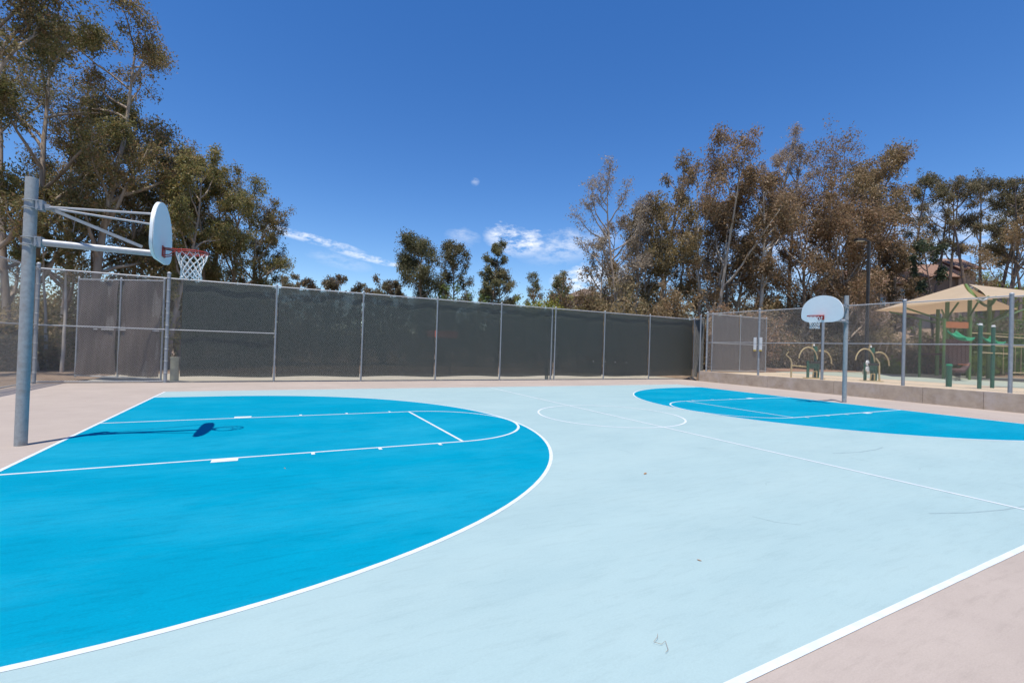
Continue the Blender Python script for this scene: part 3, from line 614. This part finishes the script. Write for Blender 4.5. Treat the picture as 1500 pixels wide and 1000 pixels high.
# ------------------------------------------------------------------ houses beyond the grove
def tile_roof(hs, a, b, c, d, m, n, org, th=.12):
    """corrugated barrel-tile slope: a-b ridge, d-c eave"""
    a, b, c, d = V(*a), V(*b), V(*c), V(*d); nn = nrm(np.cross(b - a, d - a)); nn = nn if nn[2] > 0 else -nn
    def f(u, v):
        p_ = (a * (1 - u) + b * u) * (1 - v) + (d * (1 - u) + c * u) * v; return p_ + nn * (.07 * abs(math.sin(math.pi * u * n)) + .03 * ((v * 9) % 1))
    ob = MB().grid(n * 4, 27, f).build('roof', m, hs, org, True); md = ob.modifiers.new('thick', 'SOLIDIFY'); md.thickness = th; md.offset = -1
    return ob
ho = (71, 17, 4.5)
hs = empty('tile_roof_house', ho, 'pink-tan stucco house with terracotta tile roof behind slender trees', 'house')
e1 = nrm(V(5.53, -2.86, 0)); e2 = V(-e1[1], e1[0], 0)                    # along the front, away from the court
hp = lambda a, b, z: V(69.1, 16.3, 0) + e1 * a + e2 * b + V(0, 0, z)
Rh = np.array([[e1[0], e2[0], 0], [e1[1], e2[1], 0], [0, 0, 1]])
def hbox(nm, a0, a1, b0, b1, z0, z1, m, par=None): return MB().box(hp((a0 + a1) / 2, (b0 + b1) / 2, (z0 + z1) / 2), (a1 - a0, b1 - b0, z1 - z0), Rh).build(nm, M[m], par or hs, ho)
hbox('wall', -0.2, 4.2, 0, 7, 4.3, 11.1, 'stucco'); hbox('wall', 4.2, 6.2, -.35, 7, 4.3, 11.9, 'stucco'); hbox('wall', -7.5, -0.2, .8, 7, 4.3, 10.2, 'stucco')
hbox('upper_band', -0.1, 4.15, -.06, .02, 8.9, 10.95, 'stucco2')  # grey-brown stucco band across the upper front wall
tile_roof(hs, hp(-.6, 2.4, 13.0), hp(4.6, 2.4, 13.1), hp(4.6, -.55, 11.15), hp(-.6, -.55, 11.05), M['rooftile'], 16, ho)
tile_roof(hs, hp(4.1, 2.2, 13.75), hp(6.9, 2.2, 13.8), hp(6.9, -.8, 12.1), hp(4.1, -.8, 12.0), M['rooftile'], 9, ho)
tile_roof(hs, hp(-8.0, 3.4, 12.2), hp(-.4, 3.4, 12.2), hp(-.4, .3, 10.3), hp(-8.0, .3, 10.2), M['rooftile'], 24, ho)
tile_roof(hs, hp(-8.0, 3.4, 12.15), hp(6.5, 2.5, 13.0), hp(6.5, 7.6, 11.0), hp(-8.0, 7.6, 10.2), M['rooftile'], 40, ho)
tile_roof(hs, hp(4.1, 2.2, 13.74), hp(6.9, 2.2, 13.79), hp(6.9, 6.6, 11.9), hp(4.1, 6.6, 11.9), M['rooftile'], 9, ho)
for (a0, a1, b0, zr, zb, br, be) in ((4.25, 6.15, -.34, 13.5, 11.88, 2.2, 6.4), (-.15, 4.2, .02, 12.75, 11.08, 2.4, 6.4), (-7.45, -.25, .82, 11.95, 10.18, 3.4, 6.8)):
    MB().prism([(b0, zb), (br, zr), (be, zb)], a0, a1, lambda p_, q_, h_: hp(h_, p_, q_)).build('gable', M['stucco'], hs, ho)
hbox('chimney', 1.9, 2.7, 3.2, 3.9, 11.6, 13.6, 'stucco')
for (a0, a1, z0, z1, b) in ((-1.55, -.55, 8.9, 9.9, .8), (-1.55, -.55, 7.2, 8.3, .8), (-4.5, -3.3, 7.4, 8.8, .8), (5.5, 5.85, 9.3, 10.2, -.35), (1.2, 2.6, 6.4, 7.8, 0)):
    w = hbox('window', a0, a1, b - .05, b + .02, z0, z1, 'frame'); hbox('pane', a0 + .07, (a0 + a1) / 2 - .03, b - .075, b - .045, z0 + .07, z1 - .07, 'glass', w); hbox('pane', (a0 + a1) / 2 + .03, a1 - .07, b - .075, b - .045, z0 + .07, z1 - .07, 'glass', w)
hbox('balcony_ledge', -2.2, -.2, .2, .8, 8.45, 8.65, 'frame')
co2 = (45.4, 48, 0)
h3 = empty('brown_roof_house', co2, 'low house with brown hipped roof seen over scrub beyond the screened fence', 'house')
MB().box((45.5, 48.5, 4.7), (6, 5, 9.6)).build('wall', M['stucco'], h3, co2)
MB().add([(41.8, 45.3, 9.3), (49.2, 45.3, 9.3), (49.2, 51.7, 9.3), (41.8, 51.7, 9.3), (44.8, 48.5, 10.9), (46.2, 48.5, 10.9)], [(0, 1, 5, 4), (1, 2, 5), (2, 3, 4, 5), (3, 0, 4), (3, 2, 1, 0)]).build('roof', M['brownroof'], h3, co2)
w = MB().box((45.0, 45.98, 8.2), (1.2, .06, 1.2)).build('window', M['frame'], h3, co2); MB().box((45.0, 45.93, 8.2), (1.0, .05, 1.0)).build('pane', M['glass'], w, co2)

# ------------------------------------------------------------------ trees and shrubs
def mesh_obj(name, verts, quads, m, parent):
    me = bpy.data.meshes.new(name); nv, nq = len(verts), len(quads)
    me.vertices.add(nv); me.vertices.foreach_set('co', np.ascontiguousarray(verts, np.float32).ravel())
    me.loops.add(nq * 4); me.loops.foreach_set('vertex_index', np.ascontiguousarray(quads, np.int32).ravel())
    me.polygons.add(nq); me.polygons.foreach_set('loop_start', np.arange(0, nq * 4, 4, dtype=np.int32))
    try: me.polygons.foreach_set('loop_total', np.full(nq, 4, np.int32))
    except Exception: pass
    me.update(calc_edges=True); me.validate(); me.materials.append(m)
    ob = bpy.data.objects.new(name, me); col.objects.link(ob); ob.parent = parent; return ob
def leaves(cent, rad, n, size, rg, droop=.55, flat=1.05):
    """n diamond leaves spread through clumps (cent Kx3, rad K)"""
    K = len(cent); w = rad ** 2; idx = rg.choice(K, n, p=w / w.sum())
    g = rg.normal(0, 1, (n, 3)); g /= np.linalg.norm(g, axis=1)[:, None]; g *= rg.uniform(.05, 1, n)[:, None] ** .8
    c = cent[idx] + g * rad[idx][:, None] * np.array((1, 1, flat))
    d = rg.normal(0, 1, (n, 3)) * .75; d[:, 2] -= droop; d /= np.linalg.norm(d, axis=1)[:, None]
    s = np.cross(d, rg.normal(0, 1, (n, 3))); s /= np.linalg.norm(s, axis=1)[:, None]
    L = size * rg.uniform(.6, 1.35, n)[:, None]; Wd = L * rg.uniform(.28, .46, n)[:, None]
    v = np.stack([c, c + d * L * .45 + s * Wd * .5, c + d * L, c + d * L * .45 - s * Wd * .5], 1).reshape(-1, 3)
    return v, np.arange(4 * n).reshape(-1, 4)
class Wood:
    def __init__(s): s.v = []; s.f = []; s.n = 0
    def tube(s, pts, r0, r1, k):
        pts = np.array(pts); m = len(pts); d = np.gradient(pts, axis=0); d /= np.linalg.norm(d, axis=1)[:, None] + 1e-9
        ref = np.array((.31, .95, .05)) if abs(d[0][1]) < .8 else np.array((.95, .1, .3))
        a = np.cross(d, ref); a /= np.linalg.norm(a, axis=1)[:, None] + 1e-9; b = np.cross(d, a); r = np.linspace(r0, r1, m)[:, None, None]
        t = np.linspace(0, 2 * math.pi, k, endpoint=False)
        s.v.append((pts[:, None, :] + r * (np.cos(t)[None, :, None] * a[:, None, :] + np.sin(t)[None, :, None] * b[:, None, :])).reshape(-1, 3))
        i, j = np.meshgrid(np.arange(m - 1), np.arange(k), indexing='ij'); i = i.ravel(); j = j.ravel()
        s.f.append(np.stack([i * k + j, i * k + (j + 1) % k, (i + 1) * k + (j + 1) % k, (i + 1) * k + j], 1) + s.n); s.n += m * k
    def obj(s, name, m, parent): return mesh_obj(name, np.concatenate(s.v), np.concatenate(s.f), m, parent)
def path(p, d, L, n, rg, wob, lift=0.0):
    pts = [np.array(p, float)]; d = nrm(np.array(d, float))
    for i in range(n):
        d = nrm(d + rg.normal(0, wob, 3) + np.array((0, 0, lift))); pts.append(pts[-1] + d * L / n)
    return pts
def tree(name, label, x, y, ztop, zbase, W, nleaf, lm, bm, lsize, group=None, nl=13, tuft=1.0, r0=None, stems=1, twiggy=0, seed=0, wob=.05, rise=.55):
    rg = np.random.default_rng(seed); z0 = gh(x, y); Ht = ztop - z0; cb = max(.05, (zbase - z0) / Ht)
    t = empty(name, (x, y, z0), label, 'tree', group); wd = Wood(); cen = []; rad = []
    r0 = r0 or .018 * Ht ** .85
    for st in range(stems):
        ang = rg.uniform(0, 6.28); lean = .03 if stems == 1 else .13
        tp = path((0, 0, -.3), (lean * math.cos(ang), lean * math.sin(ang), 1), Ht * (.96 if st == 0 else rg.uniform(.75, .95)), 12, rg, wob, .06); tp = np.array(tp)
        if stems == 1: tp[:, :2] *= .8
        k = r0 * (1 if st == 0 else .75); wd.tube(tp, k, k * .12, 8)
        NL = max(5, nl // stems)
        for i in range(NL):
            ft = cb * .8 + (1 - cb * .8) * (i + rg.uniform(0, .9)) / NL * .97; fi = ft * 12; i0 = int(min(11, fi)); q = tp[i0] + (tp[i0 + 1] - tp[i0]) * (fi - i0)
            az = rg.uniform(0, 6.28); rel = (ft - cb) / (1 - cb) if cb < 1 else 0
            prof = (.55 + .75 * math.sin(math.pi * min(1, max(.05, rel * .85 + .12)))) * (1 - .35 * max(0, rel))
            Ll = W * prof * rg.uniform(.75, 1.2); lr = k * (1 - .8 * ft) * .5 + .012
            el = rise + rg.uniform(-.2, .35)
            lp = path(q, (math.cos(az), math.sin(az), el), Ll * math.hypot(1, el) * .85, 6, rg, .16, .10); wd.tube(lp, lr * 1.25, lr * .4, 5)
            ns = 5 + twiggy // 2; ldir = nrm(np.array(lp[-1]) - lp[0])
            for j in range(ns):
                fj = rg.uniform(.5, 1.0) if j else 1.0; e = lp[min(6, int(round(fj * 6)))]
                sp_ = path(e, ldir + rg.normal(0, .55, 3) + np.array((0, 0, .25)), W * rg.uniform(.16, .34), 4, rg, .22, .08)
                wd.tube(sp_, lr * .34 + .004, .007, 3)
                for _ in range(3 + twiggy):
                    e2 = sp_[int(rg.integers(1, 5))]
                    tw_ = path(e2, ldir * .5 + rg.normal(0, .7, 3) + np.array((0, 0, .1)), W * rg.uniform(.08, .22), 2, rg, .3, .0); wd.tube(tw_, .009, .004, 3)
                    cen.append(tw_[-1]); rad.append(min(.8, W * rg.uniform(.09, .19)) * tuft)
        for j in range(8): cen.append(tp[-1] + rg.normal(0, W * .16, 3) - np.array((0, 0, W * .1))); rad.append(W * rg.uniform(.08, .15) * tuft)
    wd.obj('trunk', bm, t)
    v, f = leaves(np.array(cen), np.array(rad), nleaf, lsize, rg); mesh_obj('crown', v, f, lm, t)
    return t
def shrub(name, label, x, y, ztop, W, lm, nleaf, lsize, group, seed, cat='shrub'):
    rg = np.random.default_rng(seed); z0 = gh(x, y); Hs = max(.8, ztop - z0); nleaf = int(nleaf * min(2.6, max(.7, Hs * W / 6))); t = empty(name, (x, y, z0), label, cat, group); wd = Wood(); cen = []; rad = []
    for i in range(9):
        a = rg.uniform(0, 6.28); L = Hs * rg.uniform(.6, .98); p_ = path((rg.normal(0, .1), rg.normal(0, .1), -.15), (.35 * W / Hs * 2 * math.cos(a), .35 * W / Hs * 2 * math.sin(a), 1), L, 6, rg, .12, .03)
        wd.tube(p_, .05, .012, 5)
        for q in p_[2:]:
            for _ in range(2): cen.append(q + rg.normal(0, W * .35, 3) * np.array((1, 1, .6))); rad.append(W * rg.uniform(.22, .45))
    cen = np.array(cen); cen[:, 2] = np.clip(cen[:, 2], .25, Hs)
    wd.obj('stems', M['bark_dark'] if seed % 2 else M['bark'], t)
    v, f = leaves(cen, np.array(rad), nleaf, lsize, rg, .4); mesh_obj('foliage', v, f, lm, t)
TREES = [
  ('F', 3.43, 62.61, 10.7, 7.82, 1.53, 1200, 0),
  ('F', 6.42, 56.56, 10.06, 7.54, 1.35, 1200, 0),
  ('F', 9.02, 54.08, 10.19, 7.54, 1.41, 1200, 0),
  ('F', 11.32, 56.27, 10.14, 7.91, 1.3, 1200, 0),
  ('F', 15.35, 51.94, 9.75, 7.86, 1.35, 1200, 0),
  ('F', 17.59, 50.78, 10.1, 7.94, 1.08, 1200, 0),
  ('A', -2.12, 19.88, 11.44, 6.63, 1.62, 9000, 'airy olive eucalyptus rising just over the first screened bay'),
  ('A', -0.39, 23.49, 11.71, 6.74, 1.65, 7500, 'feathery eucalyptus between the slender forked tree and the round-headed tree'),
  ('A', 1.08, 25.54, 10.78, 5.91, 1.88, 8000, 'bushy low eucalyptus beside the round-headed tree at the end of the grove'),
  ('A', -5.04, 29.83, 14.0, 5.84, 2.78, 9000, 'tall backdrop eucalyptus with rusty foliage behind the airy olive one'),
  ('A', -2.25, 30.64, 11.19, 5.73, 2.47, 8000, 'dense backdrop eucalyptus low behind the slender forked tree'),
  ('S', -6.32, 18.11, 9.33, 6.31, 0.66, 1500, 0),
  ('S', -6.4, 18.83, 8.63, 6.15, 0.68, 1500, 0),
  ('S', -5.23, 16.99, 7.7, 5.64, 0.64, 1500, 0),
  ('S', -7.69, 19.95, 9.36, 6.2, 0.69, 1500, 0),
  ('E', 68.31, 13.3, 21.58, 15.71, 1.79, 3000, 0),
  ('E', 69.83, 10.26, 21.22, 14.93, 1.87, 3200, 0),
  ('E', 78.12, 10.48, 20.83, 14.96, 2.02, 3200, 0),
  ('D', 28.74, 19.13, 14.31, 7.91, 1.99, 3200, 'brown twiggy half-bare tree between the spreading bare tree and the tufted tree'),
  ('D', 30.23, 23.98, 13.73, 7.42, 1.88, 2600, 'thin brown-twigged tree behind the spreading bare tree'),
  ('C', 30.62, 22.66, 9.48, 5.48, 1.84, 3500, 'low scrubby grey-brown tree beneath the spreading bare tree'),
  ('A', -4.95, 18.53, 17.89, 8.03, 2.89, 17000, 'tall eucalyptus with straight pale trunk and wide airy crown behind corner fence'),
  ('A', -7.06, 15.12, 18.94, 7.59, 3.05, 15000, 'tallest eucalyptus rising beyond the corner of the court with heavy crown'),
  ('A', -6.88, 18.4, 16.88, 6.29, 2.54, 17000, 'dense olive eucalyptus leaning over the corner post of the chain-link fence'),
  ('A', -4.16, 22.62, 13.48, 5.57, 2.32, 11000, 'bushy rust-tinged eucalyptus directly behind the open gate leaf'),
  ('A', -1.77, 21.39, 12.51, 7.72, 1.65, 8000, 'slim eucalyptus with bare dark lower stem behind first screened bay'),
  ('A', -0.91, 22.63, 12.44, 7.73, 1.19, 5000, 'slender forked eucalyptus showing sky through its small high crown'),
  ('A', 0.29, 24.83, 11.15, 5.74, 2.26, 11000, 'round-headed eucalyptus standing last of the grove along the screened fence'),
  ('A', 1.82, 27.41, 9.83, 6.23, 1.44, 5000, 'low drooping eucalyptus at the outer end of the grove'),
  ('A', -8.34, 27.04, 16.54, 5.96, 2.83, 11000, 'shaded eucalyptus filling the gap behind the tall straight trunk'),
  ('A', -3.88, 26.98, 12.57, 5.81, 2.6, 10000, 'brown-leaved eucalyptus in the rear row behind the hoop backboard'),
  ('A', -10.35, 25.82, 17.61, 5.54, 3.36, 11000, 'rear eucalyptus with dark crown behind the corner of the fence'),
  ('A', -5.68, 24.54, 12.53, 5.41, 2.33, 10000, 'thick-crowned eucalyptus in the rear row with hanging bark-brown foliage'),
  ('F', 5.05, 59.51, 10.84, 7.87, 1.21, 900, 0),
  ('F', 8.01, 55.73, 11.02, 7.78, 1.53, 1100, 0),
  ('F', 10.66, 58.87, 11.05, 8.27, 1.34, 900, 0),
  ('F', 13.01, 59.9, 10.73, 8.55, 0.89, 500, 0),
  ('F', 14.62, 54.57, 10.54, 8.21, 1.48, 1000, 0),
  ('F', 16.15, 51.53, 10.23, 8.07, 1.17, 900, 0),
  ('B', 15.21, 34.0, 12.0, 5.79, 2.11, 9000, 'dense rounded grey-brown tree standing alone beyond the screened fence'),
  ('B', 18.9, 34.34, 12.58, 7.13, 1.51, 5000, 'upright thin-crowned tree between the rounded tree and the narrow tree'),
  ('B', 21.06, 32.1, 12.71, 6.76, 1.14, 4500, 'narrow column-shaped dark green tree beyond the screened fence'),
  ('B', 23.0, 33.35, 9.71, 6.32, 1.41, 3500, 'short dark bushy tree at the foot of the narrow column-shaped tree'),
  ('B', 32.98, 42.82, 11.91, 8.49, 1.08, 1500, 0),
  ('B', 34.82, 41.87, 12.07, 8.56, 1.08, 1500, 0),
  ('B', 32.14, 34.25, 10.11, 6.68, 1.17, 2500, 'small brown tree with ragged top next to the pair of thin trees'),
  ('D', 27.08, 18.86, 15.94, 7.71, 2.58, 2200, 'nearly leafless grey tree with spreading bare limbs at the edge of the grove'),
  ('D', 28.07, 22.85, 11.62, 6.52, 1.44, 1500, 'small bare twiggy tree at the outer edge of the grove'),
  ('C', 34.14, 21.96, 20.21, 13.24, 1.51, 3500, 'slim tree with a dark compact tuft of leaves at its top'),
  ('C', 34.59, 17.22, 18.45, 7.12, 3.07, 15000, 'big green-brown eucalyptus with forked white trunk in the grove'),
  ('D', 42.55, 18.74, 24.04, 13.79, 2.32, 4200, 'tallest thin-leaved tree rising above the middle of the grove'),
  ('C', 36.84, 13.81, 16.46, 10.76, 1.72, 5500, 'brown-crowned eucalyptus with a straight pale trunk in front of the tallest thin tree'),
  ('D', 46.75, 17.69, 22.02, 14.19, 1.71, 1800, 'bare twiggy tree poking out between two leafy eucalypts'),
  ('C', 43.93, 14.65, 16.11, 7.09, 3.11, 12000, 'wide bushy olive eucalyptus in the middle of the grove'),
  ('C', 50.26, 15.88, 21.61, 14.32, 1.97, 4500, 'tall eucalyptus with split pale stems and small tufted crown'),
  ('C', 51.96, 12.75, 20.46, 11.99, 2.76, 9500, 'full tall eucalyptus behind the park lamp post'),
  ('C', 45.51, 11.58, 14.37, 6.37, 2.73, 11000, 'broad grey-brown eucalyptus with low drooping boughs behind the lamp post'),
  ('C', 33.66, 19.96, 14.53, 6.12, 2.39, 9000, 'dark thicket-like eucalyptus behind the white forked trunk'),
  ('C', 39.34, 18.15, 15.03, 6.41, 2.58, 9500, 'brown leafy eucalyptus between the white forked trunk and the pale straight trunk'),
  ('C', 30.55, 20.44, 12.37, 5.63, 2.1, 6000, 'grey-leaved scrubby tree below the slim tufted tree'),
  ('C', 51.83, 11.69, 12.8, 6.6, 1.9, 5500, 'small spreading brown tree next to the park lamp in front of the house'),
  ('E', 61.06, 13.67, 21.4, 15.45, 1.55, 2600, 'slender eucalyptus with long bare stem rising where the house roof steps down'),
  ('E', 65.43, 13.66, 22.53, 15.0, 2.2, 3600, 'slender eucalyptus whose bare stem crosses the front of the red-roofed house'),
  ('E', 65.75, 11.25, 21.14, 14.91, 1.69, 2800, 'slender eucalyptus with bare stem at the gable end of the red-roofed house'),
  ('E', 72.74, 12.14, 23.01, 15.72, 1.98, 3200, 0),
  ('E', 68.2, 8.85, 19.48, 14.42, 1.79, 3600, 0),
  ('E', 72.0, 8.02, 20.66, 13.72, 2.11, 4000, 0),
  ('C', 64.28, 7.5, 14.9, 10.05, 2.57, 5500, 'low wide tree with shaded crown behind the shade sails'),
  ('G', 51.37, 8.55, 12.18, 8.98, 1.48, 2200, 'small black-green tree with tiered clumps in front of the red-roofed house'),
  ('C', 53.44, 17.61, 20.84, 7.41, 4.22, 7000, 'rear olive eucalyptus filling the skyline between the twin-stemmed trees'),
]
SHRUBS = [
  ('v', 50.06, 6.65, 5.80, 1.07),
  ('d', 51.41, 6.49, 5.81, 1.08),
  ('v', 50.79, 5.70, 5.44, 1.05),
  ('d', 55.02, 6.38, 5.24, 1.13),
  ('v', 55.13, 5.81, 5.94, 1.12),
  ('d', 54.90, 5.16, 5.82, 1.10),
  ('v', 54.06, 4.37, 5.92, 1.06),
  ('d', 54.95, 4.05, 5.00, 1.07),
  ('v', 58.39, 4.34, 5.35, 1.12),
  ('v', 48.29, 5.87, 3.17, 0.77),
  ('v', 48.29, 5.04, 2.80, 0.75),
  ('v', 50.15, 4.79, 2.66, 0.76),
  ('v', 51.46, 4.36, 3.37, 0.77),
  ('v', 51.87, 3.69, 2.88, 0.76),
  ('v', 52.64, 3.12, 3.34, 0.76),
  ('h', 0.97, 26.93, 4.70, 1.50),
  ('h', 3.59, 26.02, 4.95, 1.50),
  ('h', 5.92, 26.20, 4.99, 1.50),
  ('h', 7.99, 26.10, 4.87, 1.50),
  ('h', 10.36, 27.08, 5.11, 1.50),
  ('h', 12.23, 25.97, 4.68, 1.50),
  ('h', 14.81, 27.11, 5.01, 1.50),
  ('h', 17.32, 25.18, 5.12, 1.50),
  ('h', 19.08, 24.38, 5.07, 1.50),
  ('h', 21.88, 24.13, 4.66, 1.50),
  ('h', 23.81, 23.02, 4.80, 1.50),
  ('h', 26.55, 22.42, 5.22, 1.50),
  ('l', -16.68, 36.41, 5.45, 2.26),
  ('l', -15.48, 36.56, 5.25, 2.31),
  ('l', -13.74, 35.41, 5.32, 2.29),
  ('l', -10.80, 30.69, 5.74, 2.09),
  ('l', -10.85, 34.83, 6.00, 2.35),
  ('l', -9.13, 33.75, 6.95, 2.34),
  ('l', -6.94, 30.68, 6.51, 2.22),
  ('l', -5.45, 30.25, 6.08, 2.24),
  ('l', -3.43, 26.81, 6.38, 2.09),
  ('l', -2.13, 27.34, 5.50, 2.16),
  ('l', -0.83, 28.85, 7.08, 2.30),
  ('l', 0.79, 28.16, 5.49, 2.31),
  ('l', 2.44, 24.34, 5.23, 2.12),
  ('l', -9.31, 20.14, 2.34, 1.04),
  ('l', -7.73, 18.28, 1.59, 0.99),
  ('l', -6.84, 18.17, 2.31, 1.01),
  ('l', -6.28, 19.19, 1.66, 1.07),
  ('b', 33.15, 27.97, 7.87, 2.23),
  ('b', 34.42, 24.76, 8.95, 1.93),
  ('b', 38.55, 25.20, 7.68, 2.32),
  ('b', 39.19, 22.82, 11.53, 1.98),
  ('b', 40.68, 21.05, 9.71, 1.70),
  ('b', 43.29, 19.49, 6.87, 1.81),
  ('b', 46.27, 18.99, 9.42, 1.58),
  ('b', 48.82, 17.69, 11.14, 1.73),
  ('b', 50.58, 15.90, 7.64, 1.52),
  ('b', 23.62, 17.47, 7.28, 1.44),
  ('b', 23.69, 15.27, 7.09, 1.38),
  ('b', 25.06, 15.33, 3.97, 1.10),
  ('b', 27.18, 15.32, 5.65, 0.91),
  ('b', 29.42, 15.93, 7.35, 1.32),
  ('b', 28.04, 13.02, 4.50, 1.40),
  ('b', 28.82, 12.47, 4.34, 1.40),
  ('b', 33.08, 14.08, 5.80, 1.52),
  ('b', 33.81, 13.35, 5.74, 1.46),
  ('b', 32.59, 10.82, 5.23, 0.85),
  ('b', 42.81, 17.19, 6.86, 1.30),
  ('b', 43.64, 16.54, 7.26, 1.40),
  ('b', 47.13, 17.07, 7.36, 2.21),
  ('b', 49.07, 16.45, 6.85, 1.67),
  ('b', 50.36, 15.67, 5.87, 1.88),
  ('b', 48.30, 13.34, 4.52, 1.56),
  ('b', 48.65, 12.49, 6.35, 1.51),
  ('d', 38.52, 14.32, 3.36, 1.07),
  ('d', 41.08, 14.55, 3.99, 1.48),
  ('d', 41.41, 12.72, 3.72, 1.23),
  ('d', 43.25, 12.51, 3.63, 1.30),
  ('d', 44.44, 11.60, 3.88, 1.33),
  ('d', 44.61, 10.81, 2.97, 1.22),
  ('d', 45.05, 9.60, 3.90, 1.22),
  ('d', 48.17, 10.03, 3.68, 1.05),
  ('d', 49.29, 8.95, 3.64, 1.16),
  ('d', 51.67, 8.64, 4.86, 1.06),
  ('d', 53.86, 8.26, 4.56, 1.26),
  ('d', 52.55, 6.77, 4.27, 1.13),
  ('y', 77.89, 15.93, 12.58, 1.51),
  ('y', 79.72, 15.00, 12.47, 1.37),
  ('y', 82.07, 14.23, 12.65, 1.53),
  ('y', 82.90, 13.01, 12.51, 1.47),
  ('y', 84.60, 12.05, 12.93, 1.70),
  ('y', 86.15, 11.06, 13.08, 1.51),
  ('y', 25.15, 33.36, 7.06, 1.44),
  ('y', 26.75, 32.54, 7.26, 1.44),
  ('y', 28.79, 31.48, 7.26, 1.44),
  ('y', 30.90, 30.39, 7.12, 1.44),
  ('y', 32.49, 29.57, 7.47, 1.44),
  ('g', 16.82, 32.04, 8.09, 1.03),
  ('g', 18.08, 31.39, 7.88, 1.03),
  ('g', 19.22, 30.80, 7.14, 1.03),
  ('l', -11.11, 25.75, 3.22, 1.65),
  ('l', -9.45, 23.78, 2.85, 1.59),
  ('l', -9.01, 24.73, 2.75, 1.66),
  ('l', -7.28, 21.90, 2.19, 1.54),
  ('l', -6.06, 21.74, 2.78, 1.57),
  ('l', -5.39, 22.28, 3.03, 1.62),
  ('l', -4.28, 22.36, 3.48, 1.66),
  ('l', -2.71, 20.33, 3.44, 1.59),
  ('g', 41.86, 7.84, 1.67, 0.69),
  ('g', 42.52, 7.50, 1.50, 0.69),
  ('d', 46.09, 7.90, 3.00, 0.94),
  ('d', 47.16, 7.35, 3.30, 0.94),
  ('d', 48.19, 6.82, 2.81, 0.94),
]

for i, (st, x, y, zt, zb, W, n, lab) in enumerate(TREES):
    sd_ = int(abs(x * 131 + y * 37 + zt * 11)) % 9973
    if st == 'A': tree('eucalyptus_tree', lab, x, y, zt, zb - 2.2, W * 1.12, int(n * 1.75), M['leafA'], M['bark'], .135, 'eucalypts behind the corner fence', 15, 1.15, rise=.8, seed=sd_)
    elif st == 'S': tree('eucalyptus_sapling', 'thin pale eucalyptus sapling stem behind the bare corner fence', x, y, zt, zb, W, n * 2, M['leafA'], M['bark_white'], .135, 'sapling stems behind the corner fence', 9, 1.1, r0=.075, seed=sd_, wob=.07)
    elif st == 'F': tree('distant_tree', 'small far-off tree showing its dark round head over the screened fence', x, y, zt, zb - 3, W * 1.15, n * 2, M['leafE'], M['bark_dark'], .3, 'distant trees over the screened fence', 10, 1.5, seed=sd_)
    elif st == 'B': tree('lone_tree', lab or 'thin pale-leaved tree, one of a pair beyond the screened fence', x, y, zt, zb - 4, W * 1.15, int(n * 3.6), M['leafB'], M['bark'], .19, None if lab else 'pair of thin trees beyond the screened fence', 30, 1.7, seed=sd_)
    elif st == 'D': tree('bare_tree', lab, x, y, zt, zb - 1.5, W, int(n * 2.4), M['leafD'], M['bark'], .16, None, 16, .95, seed=sd_, twiggy=4, rise=.8)
    elif st == 'C': tree('eucalyptus_tree', lab, x, y, zt, zb - 2.8, W * 1.42, int(n * 2.0), M['leafC'], M['bark_white'] if 'white' in lab or 'pale' in lab else M['bark'], .215, 'eucalypts of the large grove', 18, 1.2, rise=.8, seed=sd_, stems=3 if 'forked' in lab else (2 if 'split' in lab or 'broad' in lab else 1))
    elif st == 'E': tree('slender_eucalyptus', lab or 'slender eucalyptus with long bare stem and high crown near yellow-green bushes', x, y, zt, zb - 1, W * 1.35, int(n * 2.2), M['leafE'], M['bark_dark'], .2, 'slender eucalypts beside the house', 9, 1.2, seed=sd_, r0=.2, stems=1, wob=.06)
    elif st == 'G': tree('dark_tree', lab, x, y, zt, zb, W, n, M['leafG'], M['bark_dark'], .26, None, 10, .9, seed=sd_, r0=.13)
SH = {'h': ('sky_block_bush', 'dark bush added behind the windscreen to block bright sky', 'leafG', 2200, .22, 'added bush row blocking sky behind the windscreen', 1.2),  # unseen bush row added to keep bright sky from showing through the windscreen
      'v': ('olive_green_bush', 'olive-green bush on the bank behind the play deck', 'leafg', 2000, .2, 'olive-green bushes behind the play deck', 1.2),
      'b': ('scrub_bush', 'tall dry brown scrub bush beneath the eucalyptus grove', 'leafC', 3300, .22, 'scrub beneath the grove', 1.3),
      'd': ('dark_bush', 'low dusky olive bush on the mulch bank behind the playground', 'leafE', 1900, .22, 'bushes on the mulch bank', 1.2),
      'y': ('yellow_green_bush', 'bright yellow-green bush standing against the sky beyond the fences', 'leafy', 4200, .24, 'yellow-green bushes in the distance', 1.3),
      'g': ('green_bush', 'fresh green bush standing out among brown foliage', 'leafg', 1500, .2, 'fresh green bushes', 1.1),
      'l': ('understory_bush', 'leafy brown-green understory bush behind the corner fence', 'leafL', 1700, .25, 'understory behind the corner fence', 1.1)}
for i, (k, x, y, zt, W) in enumerate(SHRUBS):
    nm, lab, lm, n, ls, grp, ws = SH[k]; shrub(nm, lab, x, y, zt, W * ws, M[lm], n, ls, grp, 300 + i)

# the fine wires of the chain-link are far past counting one by one
for o_ in bpy.data.objects:
    if o_.name.startswith('chain_link'): o_['kind'] = 'stuff'
